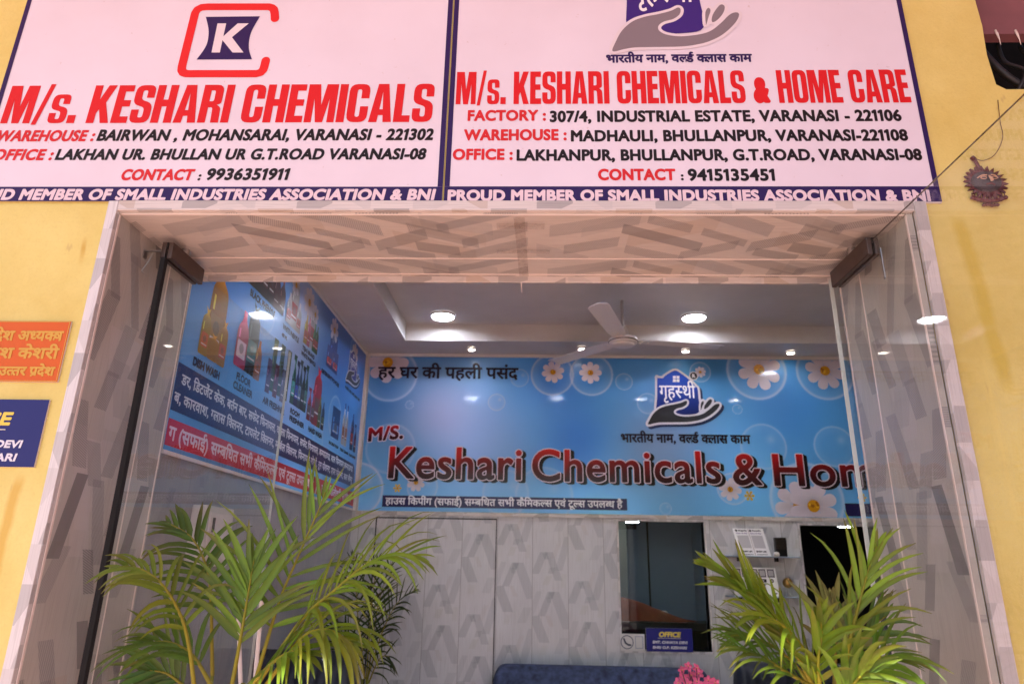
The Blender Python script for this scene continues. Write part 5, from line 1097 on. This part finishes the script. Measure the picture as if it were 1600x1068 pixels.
for x0_, y0_, x1_, y1_ in ((398, 1068, 409, 938), (376, 1068, 372, 948)):
    p_, q_ = P(x0_, y0_, 1, .16), P(x1_, y1_, 1, .16); MB().tube([(p_[0], .16, FLOOR + .25), p_, q_], .006, 8).build('stake', M['white'], SC.objects['potted_palm'], smooth=30)
YR = -.10
palm('yellow-green potted palm beside the outward swung glass door on the right', (.84, -.08), .17, FLOOR, [(1268, 1068, YR, .008), (1300, 1070, YR, .009), (1320, 1070, YR - .03, .008), (1290, 1072, YR + .05, .007)], [
 F_([(1272, 1074, YR), (1242, 1018, YR - .02), (1206, 968, YR - .04), (1170, 924, YR - .05), (1134, 896, YR - .06), (1102, 880, YR - .06)], n=20, L=.15, a0=22, a1=9, droop=.3, start=.22, seed=21, wid=0.0098, tint=(108, 141, 29), yl=.35),
 F_([(1285, 1080, YR - .06), (1262, 1024, YR - .1), (1232, 984, YR - .12), (1196, 962, YR - .13), (1164, 962, YR - .13)], n=13, L=.165, a0=46, a1=22, droop=1.7, start=.2, seed=22, wid=0.0115, tint=(112, 146, 27), yl=.45, face=(.3, -.6, .8)),
 F_([(1316, 1074, YR), (1328, 1000, YR - .02), (1344, 936, YR - .02), (1360, 880, YR - .02), (1371, 850, YR - .02)], n=14, L=.19, a0=26, a1=8, droop=.6, start=.16, seed=23, wid=0.0098, tint=(120, 153, 29), yl=.4, face=(-.3, -1, .1), both=(.9, 1)),
 F_([(1304, 1074, YR + .06), (1305, 1010, YR + .08), (1302, 966, YR + .09), (1300, 940, YR + .09)], n=9, L=.16, a0=42, a1=12, droop=.5, start=.3, seed=24, wid=0.0161, tint=(114, 120, 66), yl=.15),
 F_([(1290, 1082, YR - .04), (1230, 1050, YR - .08), (1186, 1022, YR - .09), (1142, 1008, YR - .1)], n=15, L=.17, a0=40, a1=14, droop=.75, start=.2, seed=25, wid=0.0072, tint=(76, 120, 31), yl=.2, face=(.2, -.7, .7)),
 F_([(1276, 1080, YR + .02), (1234, 1030, YR + .02), (1192, 1000, YR + .02), (1150, 992, YR + .02)], n=16, L=.18, a0=44, a1=16, droop=.8, start=.25, seed=26, wid=0.0076, tint=(87, 125, 31), yl=.25, face=(.2, -.6, .8)),
 F_([(1328, 1085, YR + .02), (1356, 1044, YR), (1384, 1024, YR - .02), (1408, 1030, YR - .03)], n=12, L=.19, a0=48, a1=18, droop=1.0, start=.1, seed=27, wid=0.0093, tint=(82, 129, 27), yl=.2, face=(-.2, -.6, .8), both=(1, .8)),
 F_([(1282, 1084, YR - .1), (1278, 1034, YR - .13), (1284, 990, YR - .14), (1280, 958, YR - .15)], n=10, L=.13, a0=38, a1=12, droop=1.2, start=.12, seed=28, wid=0.0127, tint=(111, 146, 27), yl=.4),
 F_([(1320, 1080, YR + .1), (1342, 1020, YR + .13), (1368, 976, YR + .14), (1384, 962, YR + .14)], n=13, L=.17, a0=46, a1=18, droop=.8, start=.2, seed=30, wid=0.0093, tint=(67, 106, 29), yl=.1, both=(1, .7)),
 F_([(1312, 1092, YR - .12), (1340, 1060, YR - .15), (1362, 1044, YR - .16)], n=10, L=.15, a0=40, a1=14, droop=.9, start=.1, seed=33, wid=0.0119, tint=(102, 141, 29), yl=.3, both=(1, .8)),
])
YK = 2.62
palm('dark green potted palm in the back left corner of the room', (P(575, 1060, 1, YK)[0], YK), .15, FLOOR, [(574, 1060, YK, .009), (566, 1060, YK + .04, .008)], [
 F_([(572, 1066, YK), (578, 980, YK), (582, 930, YK), (590, 872, YK)], n=15, L=.24, a0=58, a1=16, droop=.3, start=.2, seed=41, wid=.010, tint=(35, 60, 27), yl=0),
 F_([(574, 1060, YK), (598, 985, YK - .03), (622, 940, YK - .05), (650, 920, YK - .06)], n=17, L=.22, a0=54, a1=18, droop=.8, start=.2, seed=42, wid=.010, tint=(30, 55, 25), yl=0, face=(-.3, -.7, .6)),
 F_([(570, 1060, YK), (560, 970, YK), (556, 910, YK), (552, 866, YK)], n=14, L=.22, a0=56, a1=16, droop=.35, start=.3, seed=43, wid=.010, tint=(32, 55, 27), yl=0),
 F_([(576, 1066, YK), (592, 1030, YK - .05), (606, 1024, YK - .08), (612, 1034, YK - .08)], n=10, L=.2, a0=54, a1=18, droop=1.0, start=.2, seed=44, wid=.009, tint=(30, 53, 25), yl=0),
 F_([(566, 1066, YK + .04), (548, 1010, YK + .04), (530, 984, YK + .04), (512, 978, YK + .03)], n=13, L=.2, a0=54, a1=18, droop=.8, start=.2, seed=45, wid=.010, tint=(32, 55, 25), yl=0),
 F_([(574, 1066, YK + .06), (588, 960, YK + .08), (604, 900, YK + .1), (616, 872, YK + .1)], n=14, L=.2, a0=52, a1=16, droop=.5, start=.3, seed=46, wid=.009, tint=(35, 60, 27), yl=0),
], group='potted palms')
